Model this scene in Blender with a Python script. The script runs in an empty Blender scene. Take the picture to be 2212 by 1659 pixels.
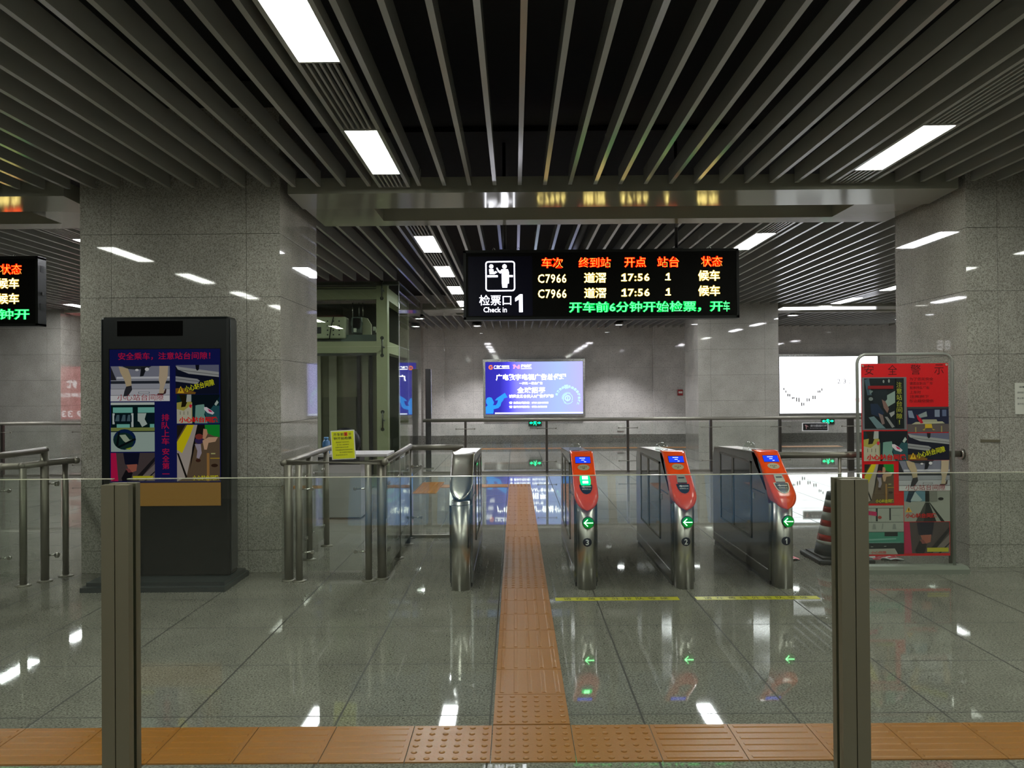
import bpy, bmesh, math, random
from mathutils import Vector, Matrix
random.seed(7)
SC = bpy.context.scene
C = SC.collection
PI = math.pi

# ------------------------------------------------------------------ camera, world, exposure
EYE = 1.45
cam_data = bpy.data.cameras.new('camera')
cam_data.sensor_width = 36.0
cam_data.lens = 1720.0 / 2212.0 * 36.0
cam_data.clip_start = 0.05
cam_data.clip_end = 200
cam = bpy.data.objects.new('camera', cam_data)
C.objects.link(cam)
cam.matrix_world = (Matrix.Translation((0, 0, EYE)) @ Matrix.Rotation(0.0035, 4, 'Z') @
                    Matrix.Rotation(PI / 2 + 0.0067, 4, 'X') @ Matrix.Rotation(-0.0078, 4, 'Z'))
SC.camera = cam
SC.view_settings.view_transform = 'Standard'
SC.view_settings.look = 'None'
SC.view_settings.gamma = 1
SC.view_settings.exposure = 0.0
SC.view_settings.use_curve_mapping = False
world = bpy.data.worlds.new('world')
SC.world = world
world.use_nodes = True
world.node_tree.nodes['Background'].inputs[0].default_value = (0.8, 0.85, 0.8, 1)
world.node_tree.nodes['Background'].inputs[1].default_value = 0.04
L_NEAR, L_FAR = 40.0, 66.0            # emission of the ceiling panels
COL_NEAR = (0.96, 1.0, 0.90)
COL_FAR = (0.95, 0.96, 1.0)

# ------------------------------------------------------------------ materials
def s2l(c):
    c = c / 255.0
    return c / 12.92 if c <= 0.04045 else ((c + 0.055) / 1.055) ** 2.4
def rgb(r, g, b): return (s2l(r), s2l(g), s2l(b), 1.0)
_mats = {}
def mat(name, col, rough=0.5, metal=0.0, emit=0.0, ecol=None, spec=0.5, bump=0, bscale=200.0, coat=0.0):
    if name in _mats: return _mats[name]
    m = bpy.data.materials.new(name); m.use_nodes = True
    nt = m.node_tree; b = nt.nodes['Principled BSDF']
    b.inputs['Base Color'].default_value = col
    b.inputs['Roughness'].default_value = rough
    b.inputs['Metallic'].default_value = metal
    b.inputs['Specular IOR Level'].default_value = spec
    b.inputs['Coat Weight'].default_value = coat
    if emit:
        b.inputs['Emission Color'].default_value = ecol or col
        b.inputs['Emission Strength'].default_value = emit
    # a little procedural variation on every surface
    g = nt.nodes.new('ShaderNodeNewGeometry')
    n = nt.nodes.new('ShaderNodeTexNoise'); n.inputs['Scale'].default_value = 14; n.inputs['Detail'].default_value = 3
    nt.links.new(g.outputs['Position'], n.inputs['Vector'])
    mr = nt.nodes.new('ShaderNodeMapRange')
    mr.inputs['To Min'].default_value = max(0.0, rough * 0.96); mr.inputs['To Max'].default_value = min(1.0, rough * 1.04)
    nt.links.new(n.outputs['Fac'], mr.inputs['Value']); nt.links.new(mr.outputs['Result'], b.inputs['Roughness'])
    if bump:
        n2 = nt.nodes.new('ShaderNodeTexNoise'); n2.inputs['Scale'].default_value = bscale
        nt.links.new(g.outputs['Position'], n2.inputs['Vector'])
        bp = nt.nodes.new('ShaderNodeBump'); bp.inputs['Strength'].default_value = bump; bp.inputs['Distance'].default_value = 0.002
        nt.links.new(n2.outputs['Fac'], bp.inputs['Height']); nt.links.new(bp.outputs['Normal'], b.inputs['Normal'])
    _mats[name] = m
    return m
def emis(name, r, g, b, s):
    if name in _mats: return _mats[name]
    m = bpy.data.materials.new(name); m.use_nodes = True
    nt = m.node_tree; nt.nodes.clear()
    o = nt.nodes.new('ShaderNodeOutputMaterial'); e = nt.nodes.new('ShaderNodeEmission')
    e.inputs[0].default_value = (r, g, b, 1); e.inputs[1].default_value = s
    nt.links.new(e.outputs[0], o.inputs[0]); _mats[name] = m
    return m
def ink(r, g, b):                    # printed colour on a matt poster
    return mat('ink_%d_%d_%d' % (r, g, b), rgb(r, g, b), 0.35)
def lcd(r, g, b, k=1.0):             # colour of a lit screen picture
    c = rgb(r, g, b)
    return emis('lcd_%d_%d_%d_%d' % (r, g, b, int(k * 100)), c[0], c[1], c[2], k)
def granite(name, base, dark, light, rough=0.06, scale=110.0, tile=None, joint=(0.03, 0.03, 0.028, 1), spec=0.5, streak=1.0):
    m = bpy.data.materials.new(name); m.use_nodes = True; nt = m.node_tree; N = nt.nodes.new; Lk = nt.links.new
    b = nt.nodes['Principled BSDF']; b.inputs['Specular IOR Level'].default_value = spec
    g = N('ShaderNodeNewGeometry')
    def noise(sc, det, stretch=1.0):
        mp = N('ShaderNodeMapping'); mp.inputs['Scale'].default_value = (1, 1, stretch)
        t = N('ShaderNodeTexNoise'); t.inputs['Scale'].default_value = sc; t.inputs['Detail'].default_value = det
        Lk(g.outputs['Position'], mp.inputs['Vector']); Lk(mp.outputs[0], t.inputs['Vector']); return t
    n1 = noise(scale, 3, streak); r1 = N('ShaderNodeValToRGB'); e = r1.color_ramp.elements
    e[0].position = 0.38; e[0].color = dark; e[1].position = 0.62; e[1].color = light
    mid = r1.color_ramp.elements.new(0.5); mid.color = base
    Lk(n1.outputs['Fac'], r1.inputs[0])
    n2 = noise(3.0, 4); r2 = N('ShaderNodeMapRange'); r2.inputs['From Min'].default_value = 0.3; r2.inputs['From Max'].default_value = 0.7
    r2.inputs['To Min'].default_value = 0.88; r2.inputs['To Max'].default_value = 1.1
    Lk(n2.outputs['Fac'], r2.inputs['Value'])
    vm = N('ShaderNodeVectorMath'); vm.operation = 'SCALE'; Lk(r1.outputs[0], vm.inputs[0]); Lk(r2.outputs[0], vm.inputs['Scale'])
    # dark flecks
    v = N('ShaderNodeTexVoronoi'); v.inputs['Scale'].default_value = scale * 0.45; v.feature = 'F1'
    Lk(g.outputs['Position'], v.inputs['Vector'])
    fl = N('ShaderNodeMapRange'); fl.inputs['From Min'].default_value = 0.12; fl.inputs['From Max'].default_value = 0.3
    fl.inputs['To Min'].default_value = 0.55; fl.inputs['To Max'].default_value = 1.0
    Lk(v.outputs['Distance'], fl.inputs['Value'])
    vm2 = N('ShaderNodeVectorMath'); vm2.operation = 'SCALE'; Lk(vm.outputs[0], vm2.inputs[0]); Lk(fl.outputs[0], vm2.inputs['Scale'])
    out = vm2.outputs[0]
    b.inputs['Roughness'].default_value = rough
    if tile:
        sp = N('ShaderNodeSeparateXYZ'); Lk(g.outputs['Position'], sp.inputs[0])
        masks = []
        for ax, (off, per, wd) in tile.items():
            s = N('ShaderNodeMath'); s.operation = 'SUBTRACT'; Lk(sp.outputs[ax], s.inputs[0]); s.inputs[1].default_value = off
            p = N('ShaderNodeMath'); p.operation = 'PINGPONG'; Lk(s.outputs[0], p.inputs[0]); p.inputs[1].default_value = per / 2
            q = N('ShaderNodeMath'); q.operation = 'LESS_THAN'; Lk(p.outputs[0], q.inputs[0]); q.inputs[1].default_value = wd / 2
            masks.append(q)
        k = masks[0].outputs[0]
        for q in masks[1:]:
            mx = N('ShaderNodeMath'); mx.operation = 'MAXIMUM'; Lk(k, mx.inputs[0]); Lk(q.outputs[0], mx.inputs[1]); k = mx.outputs[0]
        mix = N('ShaderNodeMix'); mix.data_type = 'RGBA'; Lk(k, mix.inputs['Factor']); Lk(out, mix.inputs[6]); mix.inputs[7].default_value = joint
        out = mix.outputs[2]
        rr = N('ShaderNodeMapRange'); rr.inputs['To Min'].default_value = rough; rr.inputs['To Max'].default_value = 0.7
        Lk(k, rr.inputs['Value']); Lk(rr.outputs[0], b.inputs['Roughness'])
    Lk(out, b.inputs['Base Color'])
    _mats[name] = m
    return m
def glassmat(name, tint, ior=1.5, rough=0.0):
    m = bpy.data.materials.new(name); m.use_nodes = True; nt = m.node_tree; nt.nodes.clear(); N = nt.nodes.new; Lk = nt.links.new
    o = N('ShaderNodeOutputMaterial'); mx = N('ShaderNodeMixShader'); tr = N('ShaderNodeBsdfTransparent'); gl = N('ShaderNodeBsdfGlossy')
    fr = N('ShaderNodeFresnel'); g = N('ShaderNodeNewGeometry')
    mr = N('ShaderNodeMapRange'); mr.inputs['To Min'].default_value = ior; mr.inputs['To Max'].default_value = 1.0 / ior
    Lk(g.outputs['Backfacing'], mr.inputs['Value']); Lk(mr.outputs[0], fr.inputs['IOR'])
    tr.inputs[0].default_value = tint; gl.inputs['Roughness'].default_value = rough
    Lk(fr.outputs[0], mx.inputs[0]); Lk(tr.outputs[0], mx.inputs[1]); Lk(gl.outputs[0], mx.inputs[2]); Lk(mx.outputs[0], o.inputs[0])
    _mats[name] = m
    return m
FLOOR = granite('floor_granite', rgb(124, 122, 113), rgb(96, 95, 88), rgb(142, 140, 131), 0.03, 110, {'X': (0.55, 0.67, 0.009), 'Y': (3.555, 0.667, 0.009)}, (0.02, 0.017, 0.012, 1), spec=0.8)
PILLAR = granite('pillar_granite', rgb(156, 153, 144), rgb(132, 129, 120), rgb(170, 167, 159), 0.03, 120, streak=1.0)
WALLG = granite('wall_granite', rgb(206, 202, 196), rgb(196, 192, 186), rgb(212, 209, 203), 0.04, 60, {'Z': (0.18, 0.61, 0.006), 'X': (0.1, 1.22, 0.005)}, (0.36, 0.35, 0.32, 1))
GROOVE = mat('joint_filler', rgb(60, 58, 52), 0.8)
STEEL = mat('brushed_steel', (0.5, 0.49, 0.45, 1), 0.33, 1.0)
STEELP = mat('polished_steel', (0.52, 0.51, 0.47, 1), 0.26, 1.0)
STEELD = mat('dull_post_steel', (0.26, 0.232, 0.165, 1), 0.5, 1.0)
RAILM = mat('railing_steel', (0.20, 0.19, 0.155, 1), 0.5, 0.75)
DARKS = mat('dark_steel_panel', (0.16, 0.165, 0.165, 1), 0.16, 1.0)
SLAT = mat('slat_paint', rgb(152, 152, 145), 0.18, 0.0, spec=0.7)
SOFF = mat('soffit_aluminium', rgb(158, 157, 143), 0.1, 0.3, spec=0.8)
BLACK = mat('black_plastic', rgb(16, 18, 18), 0.35)
KIOSK = mat('kiosk_paint', rgb(12, 16, 16), 0.35, spec=0.3)
VOID = mat('plenum_black', (0.003, 0.003, 0.003, 1), 0.9)
ORANGE = mat('orange_plastic', rgb(226, 72, 20), 0.2, spec=0.45)
TACT = mat('tactile_orange', rgb(152, 95, 14), 0.38, bump=0.3, bscale=90)
CREAM = mat('cream_paint', rgb(140, 144, 112), 0.4)
GLASS = glassmat('clear_glass', (0.955, 0.975, 0.955, 1))
GLASSG = glassmat('green_glass', (0.89, 0.92, 0.88, 1))
GLASSD = mat('smoked_glass', (0.012, 0.018, 0.026, 1), 0.04, spec=0.9)
EDGE = mat('glass_edge', rgb(120, 150, 130), 0.2)
WHITE_E = emis('panel_near', *COL_NEAR, L_NEAR)
WHITE_F = emis('panel_far', *COL_FAR, L_FAR)

# ------------------------------------------------------------------ geometry helpers
class MB:
    """collects shapes for ONE mesh object, several materials allowed"""
    def __init__(s): s.bm = bmesh.new(); s.mats = []
    def mi(s, m):
        if m is None: return 0
        if m not in s.mats: s.mats.append(m)
        return s.mats.index(m)
    def faces(s, vs, fs, m=None, smooth=False):
        i = s.mi(m); v = [s.bm.verts.new(p) for p in vs]
        for f in fs:
            try:
                q = s.bm.faces.new([v[k] for k in f]); q.material_index = i; q.smooth = smooth
            except ValueError: pass
        return s
    def box(s, x0, x1, y0, y1, z0, z1, m=None):
        P = [(x0, y0, z0), (x1, y0, z0), (x1, y1, z0), (x0, y1, z0), (x0, y0, z1), (x1, y0, z1), (x1, y1, z1), (x0, y1, z1)]
        return s.faces(P, [(0, 3, 2, 1), (4, 5, 6, 7), (0, 1, 5, 4), (1, 2, 6, 5), (2, 3, 7, 6), (3, 0, 4, 7)], m)
    def bbox(s, x0, x1, y0, y1, z0, z1, r=0.01, m=None):     # box with bevelled edges
        t = bmesh.new()
        bmesh.ops.create_cube(t, size=1)
        for v in t.verts: v.co = Vector(((x0 + x1) / 2 + v.co.x * (x1 - x0), (y0 + y1) / 2 + v.co.y * (y1 - y0), (z0 + z1) / 2 + v.co.z * (z1 - z0)))
        bmesh.ops.bevel(t, geom=list(t.edges), offset=r, segments=2, affect='EDGES', profile=0.5)
        return s.merge(t, m)
    def merge(s, t, m=None, smooth=False):
        i = s.mi(m); t.verts.index_update()
        mp = [s.bm.verts.new(v.co) for v in t.verts]
        for f in t.faces:
            q = s.bm.faces.new([mp[v.index] for v in f.verts]); q.material_index = i; q.smooth = smooth or f.smooth
        t.free(); return s
    def tube(s, pts, r, n=14, m=None, caps=True, r2=None):
        pts = [Vector(p) for p in pts]; rings = []; i = s.mi(m)
        up = Vector((0, 0, 1)); k = len(pts)
        d0 = (pts[1] - pts[0]).normalized()
        a = up.cross(d0) if abs(d0.dot(up)) < 0.95 else Vector((1, 0, 0)).cross(d0)
        a.normalize()
        for j, p in enumerate(pts):
            d = (pts[min(j + 1, k - 1)] - pts[max(j - 1, 0)]).normalized()
            a = (a - d * a.dot(d)).normalized(); b = d.cross(a)
            rr = r if r2 is None else r + (r2 - r) * j / (k - 1)
            rings.append([s.bm.verts.new(p + (a * math.cos(2 * PI * q / n) + b * math.sin(2 * PI * q / n)) * rr) for q in range(n)])
        for j in range(k - 1):
            for q in range(n):
                f = s.bm.faces.new([rings[j][q], rings[j][(q + 1) % n], rings[j + 1][(q + 1) % n], rings[j + 1][q]]); f.smooth = True; f.material_index = i
        if caps:
            f = s.bm.faces.new(rings[0][::-1]); f.material_index = i
            f = s.bm.faces.new(rings[-1]); f.material_index = i
        return s
    def lathe(s, prof, c, n=24, m=None, axis='Z', mats=None):
        """prof: [(r, h)...] around an axis through c"""
        i = s.mi(m); rings = []
        for r, h in prof:
            ring = []
            for q in range(n):
                a = 2 * PI * q / n; u, v = r * math.cos(a), r * math.sin(a)
                p = {'Z': (u, v, h), 'Y': (u, h, v), 'X': (h, u, v)}[axis]
                ring.append(s.bm.verts.new((c[0] + p[0], c[1] + p[1], c[2] + p[2])))
            rings.append(ring)
        for j in range(len(prof) - 1):
            ii = s.mi(mats[j]) if mats else i
            for q in range(n):
                try:
                    f = s.bm.faces.new([rings[j][q], rings[j][(q + 1) % n], rings[j + 1][(q + 1) % n], rings[j + 1][q]]); f.smooth = True; f.material_index = ii
                except ValueError: pass
        for ring, o in ((rings[0], -1), (rings[-1], 1)):
            f = s.bm.faces.new(ring[::o]); f.material_index = i
        return s
    def prism(s, poly, x0, x1, m=None, axis='X'):
        """poly in the two other axes, extruded along axis"""
        n = len(poly)
        def P(t, a, b): return {'X': (t, a, b), 'Y': (a, t, b), 'Z': (a, b, t)}[axis]
        vs = [P(x0, *p) for p in poly] + [P(x1, *p) for p in poly]
        fs = [tuple(range(n))[::-1], tuple(range(n, 2 * n))] + [(k, (k + 1) % n, n + (k + 1) % n, n + k) for k in range(n)]
        return s.faces(vs, fs, m)
    def build(s, name, m=None, parent=None, recalc=True, loc=None):
        if recalc: bmesh.ops.recalc_face_normals(s.bm, faces=list(s.bm.faces))
        me = bpy.data.meshes.new(name); s.bm.to_mesh(me); s.bm.free()
        if s.mats:
            for q in s.mats: me.materials.append(q)
        elif m: me.materials.append(m)
        o = bpy.data.objects.new(name, me); C.objects.link(o)
        if parent: o.parent = parent
        if loc: o.location = loc
        return o
def tag(o, label=None, cat=None, group=None, kind=None):
    if label: o['label'] = label
    if cat: o['category'] = cat
    if group: o['group'] = group
    if kind: o['kind'] = kind
    return o
def thing(name, label, cat, loc=(0, 0, 0), rz=0, group=None):
    o = bpy.data.objects.new(name, None); C.objects.link(o); o.location = loc; o.rotation_euler = (0, 0, rz)
    o.empty_display_size = 0.1
    return tag(o, label, cat, group)
def struct(mb, name, m=None, parent=None, label=None):
    o = mb.build(name, m, parent)
    if not parent: o['kind'] = 'structure'
    if label: o['label'] = label
    return o
def copy_tree(o, parent=None):
    c = o.copy(); C.objects.link(c)
    if parent: c.parent = parent
    for ch in [x for x in bpy.data.objects if x.parent == o]: copy_tree(ch, c)
    return c

# text: mesh glyphs fitted in a box of the plane y=const facing -Y (local coordinates)
def glyphs(body, offset=0.0, spacing=1.0, line=1.0):
    cu = bpy.data.curves.new('writing', 'FONT'); cu.body = body; cu.offset = offset; cu.space_character = spacing; cu.space_line = line
    cu.resolution_u = 2
    ob = bpy.data.objects.new('writing', cu); C.objects.link(ob)
    dg = bpy.context.evaluated_depsgraph_get(); dg.update()
    me = bpy.data.meshes.new_from_object(ob.evaluated_get(dg))
    bpy.data.objects.remove(ob); bpy.data.curves.remove(cu)
    return me
def text(body, x0, x1, z0, z1, y, m, name='lettering', parent=None, offset=0.0, spacing=1.0, stretch=True, mb=None, rot=0.0, xf=None, vertical=False, mirror=False):
    """writes body in the box; into mb if given, else its own object"""
    own = mb is None
    if own: mb = MB()
    i = mb.mi(m)
    chars = [ch for ch in body if ch != ' '] if vertical else [body]
    n = len(chars)
    if body == '1':
        P = [(0.34, 0), (0.66, 0), (0.66, 1), (0.42, 1), (0.0, 0.80), (0.0, 0.60), (0.34, 0.72)]
        pts = []
        for u, v in P:
            p = (x0 + (x1 - x0) * (u / 0.66), y, z0 + (z1 - z0) * v); pts.append(xf(p) if xf else p)
        mb.faces(pts, [tuple(range(len(pts)))], m)
        return mb.build(name, None, parent, recalc=False) if own else mb
    for k, chs in enumerate(chars):
        me = glyphs(chs, offset, spacing)
        if not me.vertices: continue
        X = [v.co.x for v in me.vertices]; Y = [v.co.y for v in me.vertices]
        ax, bx, ay, by = min(X), max(X), min(Y), max(Y)
        if vertical:
            h = (z1 - z0) / n; a0, a1 = x0, x1; c1 = z1 - k * h - h * 0.06; c0 = c1 - h * 0.88
        else: a0, a1, c0, c1 = x0, x1, z0, z1
        sx = (a1 - a0) / max(1e-6, bx - ax); sz = (c1 - c0) / max(1e-6, by - ay)
        if not stretch: sx = sz = min(sx, sz)
        cx, cz = (a0 + a1) / 2, (c0 + c1) / 2
        vs = []
        for v in me.vertices:
            u = (v.co.x - (ax + bx) / 2) * sx; w = (v.co.y - (ay + by) / 2) * sz
            if mirror: u = -u
            if rot: u, w = u * math.cos(rot) - w * math.sin(rot), u * math.sin(rot) + w * math.cos(rot)
            p = (cx + u, y, cz + w)
            vs.append(mb.bm.verts.new(xf(p) if xf else p))
        for pl in me.polygons:
            try:
                f = mb.bm.faces.new([vs[q] for q in pl.vertices]); f.material_index = i
            except ValueError: pass
        bpy.data.meshes.remove(me)
    if own: return mb.build(name, None, parent, recalc=False)
    return mb

# flat printed pictures: list of (colour, [(u, v)...]) in the unit square, later shapes lie above earlier ones
def picture(name, x0, x1, z0, z1, y, shapes, M, parent, words=(), d=0.0004):
    mb = MB(); k = 0
    for col, poly in shapes:
        yy = y - k * d; k += 1
        pts = [(x0 + (x1 - x0) * min(1, max(0, u)), yy, z0 + (z1 - z0) * min(1, max(0, v))) for u, v in poly]
        mb.faces(pts, [tuple(range(len(pts)))], M(*col))
    for (body, u0, u1, v0, v1, col, off, rot) in words:
        yy = y - k * d; k += 1
        text(body, x0 + (x1 - x0) * u0, x0 + (x1 - x0) * u1, z0 + (z1 - z0) * v0, z0 + (z1 - z0) * v1, yy, M(*col), mb=mb, offset=off, rot=rot)
    return mb.build(name, None, parent, recalc=False)
def R_(u0, v0, u1, v1): return [(u0, v0), (u1, v0), (u1, v1), (u0, v1)]
def disc(cu, cv, ru, rv, n=20, a0=0, a1=2 * PI): return [(cu + ru * math.cos(a0 + (a1 - a0) * k / n), cv + rv * math.sin(a0 + (a1 - a0) * k / n)) for k in range(n + (0 if a1 - a0 > 6.2 else 1))]

# ------------------------------------------------------------------ the hall: floor, walls, ceiling, pillars
struct(MB().box(-14, 14, -7, 21.7, -0.1, 0), 'floor', FLOOR)
mb = MB()
mb.box(-14, 14, 21.5, 21.8, 0, 4.0)
for xa, xb in ((-14, -8.4), (-2.46, -1.89), (3.72, 14)): mb.box(xa, xb, 21.38, 21.5, 0, 4.0)
struct(mb, 'wall_far', WALLG)
struct(MB().box(-14.2, -14, -7, 21.7, 0, 4), 'wall_left', WALLG)
struct(MB().box(14, 14.2, -7, 21.7, 0, 4), 'wall_right', WALLG)
WBACK = mat('rear_wall_paint', rgb(150, 146, 132), 0.5)
struct(MB().box(-14, 14, -7.2, -7, 0, 4), 'wall_rear', WBACK)
BASEB = granite('skirting_granite', rgb(112, 110, 104), rgb(90, 88, 82), rgb(130, 128, 122), 0.12, 80)
struct(MB().box(-14, 14, 21.33, 21.38, 0, 0.22).box(-1.89, 3.72, 21.45, 21.5, 0, 0.22), 'baseboard_far', BASEB)

SZ, SH, ST, SP, S0 = 3.076, 0.125, 0.03, 0.2, 0.052
sx = lambda k: S0 + SP * k
STRIPS = (-41, -23, -5, 13, 31, 49)
def slat(name, x, y0, y1, parent):
    # open aluminium channel: two webs and a closed bottom
    m = MB(); h = ST / 2
    m.prism([(x - h, SZ), (x + h, SZ), (x + h, SZ + SH), (x + h - 0.004, SZ + SH), (x + h - 0.004, SZ + 0.004), (x - h + 0.004, SZ + 0.004), (x - h + 0.004, SZ + SH), (x - h, SZ + SH)], y0, y1, axis='Y')
    return m.build(name, SLAT, parent)
ceil = struct(MB().box(-14.2, 14.2, -7.2, 21.8, 4.0, 4.1), 'ceiling', VOID)
for k in range(-31, 32):                                     # near bay, slat by slat
    if k in STRIPS: continue
    slat('ceiling_slat', sx(k), -6.95, 6.33, ceil)
bay = struct(MB().box(-14, 14, 7.7, 15.6, 3.95, 3.99), 'ceiling', VOID)
for k in range(-52, 53):
    if k in STRIPS: continue
    x = sx(k)
    if -4.15 < x < -1.68:
        slat('ceiling_slat', x, 7.66, 11.76, bay)
        continue
    if k < -28 and k % 1: continue
    slat('ceiling_slat', x, 7.66, 15.68, bay)
m = MB()
for k in range(-68, 69):
    if k in STRIPS: continue
    x = sx(k); h = ST / 2
    m.box(x - h, x + h, 16.92, 21.37 if not -1.9 < x < 3.7 else 21.49, SZ, SZ + SH)
struct(m, 'ceiling', SLAT)
# dim service pipes above the slats
m = MB().tube([(1.35, -2, 3.6), (1.35, 6.2, 3.6)], 0.05).tube([(0.9, 8, 3.55), (0.9, 15.5, 3.55)], 0.06)
tag(m.build('service_pipe', mat('pipe_dark', rgb(34, 34, 34), 0.3, 0.3)), 'dark service pipes faintly seen in the void above the slats', 'pipe')

def beam(x0, x1, y0, name='trim_1', r0=0.6):
    m = MB(); y1 = y0 + 1.27; za, zb = 3.03, 3.157
    ra, rb = x0 + r0, x1 - r0; ya, yb = y0 + 0.46, y1 - 0.23
    m.prism([(y0, za), (ya, za - 0.018), (ya, zb), (y0, zb)], x0, x1); m.box(x0, x1, yb, y1, za, zb); m.box(x0, ra, ya, yb, za, zb); m.box(rb, x1, ya, yb, za, zb)
    m.box(ra, rb, ya, yb, zb - 0.004, zb + 0.02)
    struct(m, name, SOFF)
beam(-1.81, 3.56, 6.37, 'trim_1'); beam(-8.9, -3.61, 6.37, 'trim_2'); beam(5.3, 10.6, 6.37, 'trim_3')
for i, (a, b) in enumerate(((-1.81, 3.56), (-8.9, -3.61), (5.3, 10.6))): beam(a, b, 15.7, 'trim_%d' % (4 + i))

def pillar(x0, x1, y0, y1, name, label):
    t = thing(name, label, 'pillar', ((x0 + x1) / 2, (y0 + y1) / 2, 0))
    w, d = (x1 - x0) / 2, (y1 - y0) / 2; g = 0.0016
    core = MB().box(-w + 0.02, w - 0.02, -d + 0.02, d - 0.02, 0, 3.95).build('core', GROOVE, t)
    m = MB(); zs = [0, 0.18] + [0.18 + 0.507 * k for k in range(1, 8)]
    cx = [(-w, -w + 0.25), (-w + 0.25, w - 0.27), (w - 0.27, w)]
    for i in range(len(zs) - 1):
        for a, b in cx:
            m.box(a + (g if a > -w else 0), b - (g if b < w else 0), -d, -d + 0.03, zs[i] + g, zs[i + 1] - g)
            m.box(a + (g if a > -w else 0), b - (g if b < w else 0), d - 0.03, d, zs[i] + g, zs[i + 1] - g)
        e = [(-d + 0.03, -d + 0.34), (-d + 0.34, d - 0.3), (d - 0.3, d - 0.03)]
        for a, b in e:
            for s in (-1, 1):
                m.box(min(s * w, s * (w - 0.03)), max(s * w, s * (w - 0.03)), a + g, b - g, zs[i] + g, zs[i + 1] - g)
    m.build('granite_cladding', PILLAR, t)
    return t
PY0, PY1 = 6.37, 7.55
pillar(-3.48, -1.874, PY0, PY1, 'granite_pillar', 'large grey granite pillar behind the black display kiosk')
pillar(3.615, 5.22, PY0, PY1, 'granite_pillar', 'large grey granite pillar beside the red warning banner')
pillar(3.615, 5.2, 15.7, 16.9, 'granite_pillar', 'granite pillar behind the gates, between the blue and white wall adverts')
pillar(-10.57, -8.97, 15.7, 16.9, 'granite_pillar', 'distant granite pillar under the partly cut-off departure board')

# ------------------------------------------------------------------ ceiling lights
def light_panel(x, y0, y1, m, label, group):
    t = thing('ceiling_light', label, 'ceiling light', (x, (y0 + y1) / 2, SZ - 0.01), 0, group)
    L = (y1 - y0) / 2
    f = MB()
    for a, b, c, d in ((-0.125, -0.1, -L, L), (0.1, 0.125, -L, L), (-0.1, 0.1, -L, -L + 0.012), (-0.1, 0.1, L - 0.012, L)): f.box(a, b, c, d, 0, 0.06)
    f.box(-0.125, 0.125, -L, L, 0.06, 0.065)
    f.build('housing', SLAT, t)
    MB().box(-0.099, 0.099, -L + 0.013, L - 0.013, 0.002, 0.008).build('diffuser', m, t)
    return t
def grille(x, y0, y1, label, group):
    m = MB()
    for s in (-0.125, 0.1): m.box(s, s + 0.025, y0, y1, 0, 0.06)
    for k in range(5): m.box(-0.077 + k * 0.034, -0.077 + k * 0.034 + 0.012, y0, y1, 0, 0.03)
    m.box(-0.1, 0.1, y0, y0 + 0.01, 0, 0.05); m.box(-0.1, 0.1, y1 - 0.01, y1, 0, 0.05)
    o = m.build('louvre_grille', SLAT); o.location = (x, 0, SZ - 0.008)
    tag(o, label, 'grille', group)
ROWN = {-41: 'far left', -23: 'left', -5: 'centre-left', 13: 'centre-right', 31: 'right', 49: 'far right'}
NEAR_LAB = {(-5, 0): 'bright white ceiling panel nearest the soffit, above the lift side', (-5, 1): 'large bright ceiling panel cut off by the top of the picture',
            (13, 0): 'bright slanting ceiling panel at upper right, above the red banner'}
for k in STRIPS:
    if k in (-41, 49): pass
    for i in range(6):
        y0 = 4.93 - 2.04 * i
        if k in (-41, 49, 31, -23) and i == 0 and k in (-41, 49): continue
        if k in (-41, 49): continue
        lab = NEAR_LAB.get((k, i), 'white ceiling panel lamp overhead in the near hall, outside the picture')
        light_panel(sx(k), y0, y0 + 1.02, WHITE_E, lab, None if (k, i) in NEAR_LAB else 'panel lamps over the near hall')
        vis = (k in (-5,) and i <= 1) or (k == 13 and i == 0)
        glab = {(-5, 0): 'narrow louvre strip between the two bright ceiling panels at upper left', (-5, 1): 'louvre strip overhead beyond the cut-off ceiling panel',
                (13, 0): 'narrow louvre strip above the slanting ceiling panel at upper right'}.get((k, i), 'louvre strip in line with the near ceiling panels')
        grille(sx(k), y0 - 1.02, y0, glab, 'louvre strips of the near ceiling')
    if k not in (-41, 49):
        grille(sx(k), 5.95, 6.34, {-5: 'short louvre strip ending at the soffit, beside the bright panel', 13: 'short louvre strip between the slanting panel and the soffit'}.get(k, 'short louvre strip ending above the pillar row'), 'louvre strips of the near ceiling')
    ys = [8.35 + 2.05 * i for i in range(4)]
    for i, y0 in enumerate(ys):
        light_panel(sx(k), y0, y0 + 1.0, WHITE_F, 'white ceiling panel in the %s lamp row beyond the soffit, %s from the soffit' % (ROWN[k], ('first', 'second', 'third', 'fourth')[i]), 'panel lamps of the middle hall')
        grille(sx(k), y0 + 1.0, y0 + 2.05 if i < 3 else 15.68, 'louvre strip in the %s lamp row beyond panel %s' % (ROWN[k], ('one', 'two', 'three', 'four')[i]), 'louvre strips of the middle hall')
    grille(sx(k), 7.66, 8.35, 'louvre strip of the %s lamp row touching the soffit' % ROWN[k], 'louvre strips of the middle hall')
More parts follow.
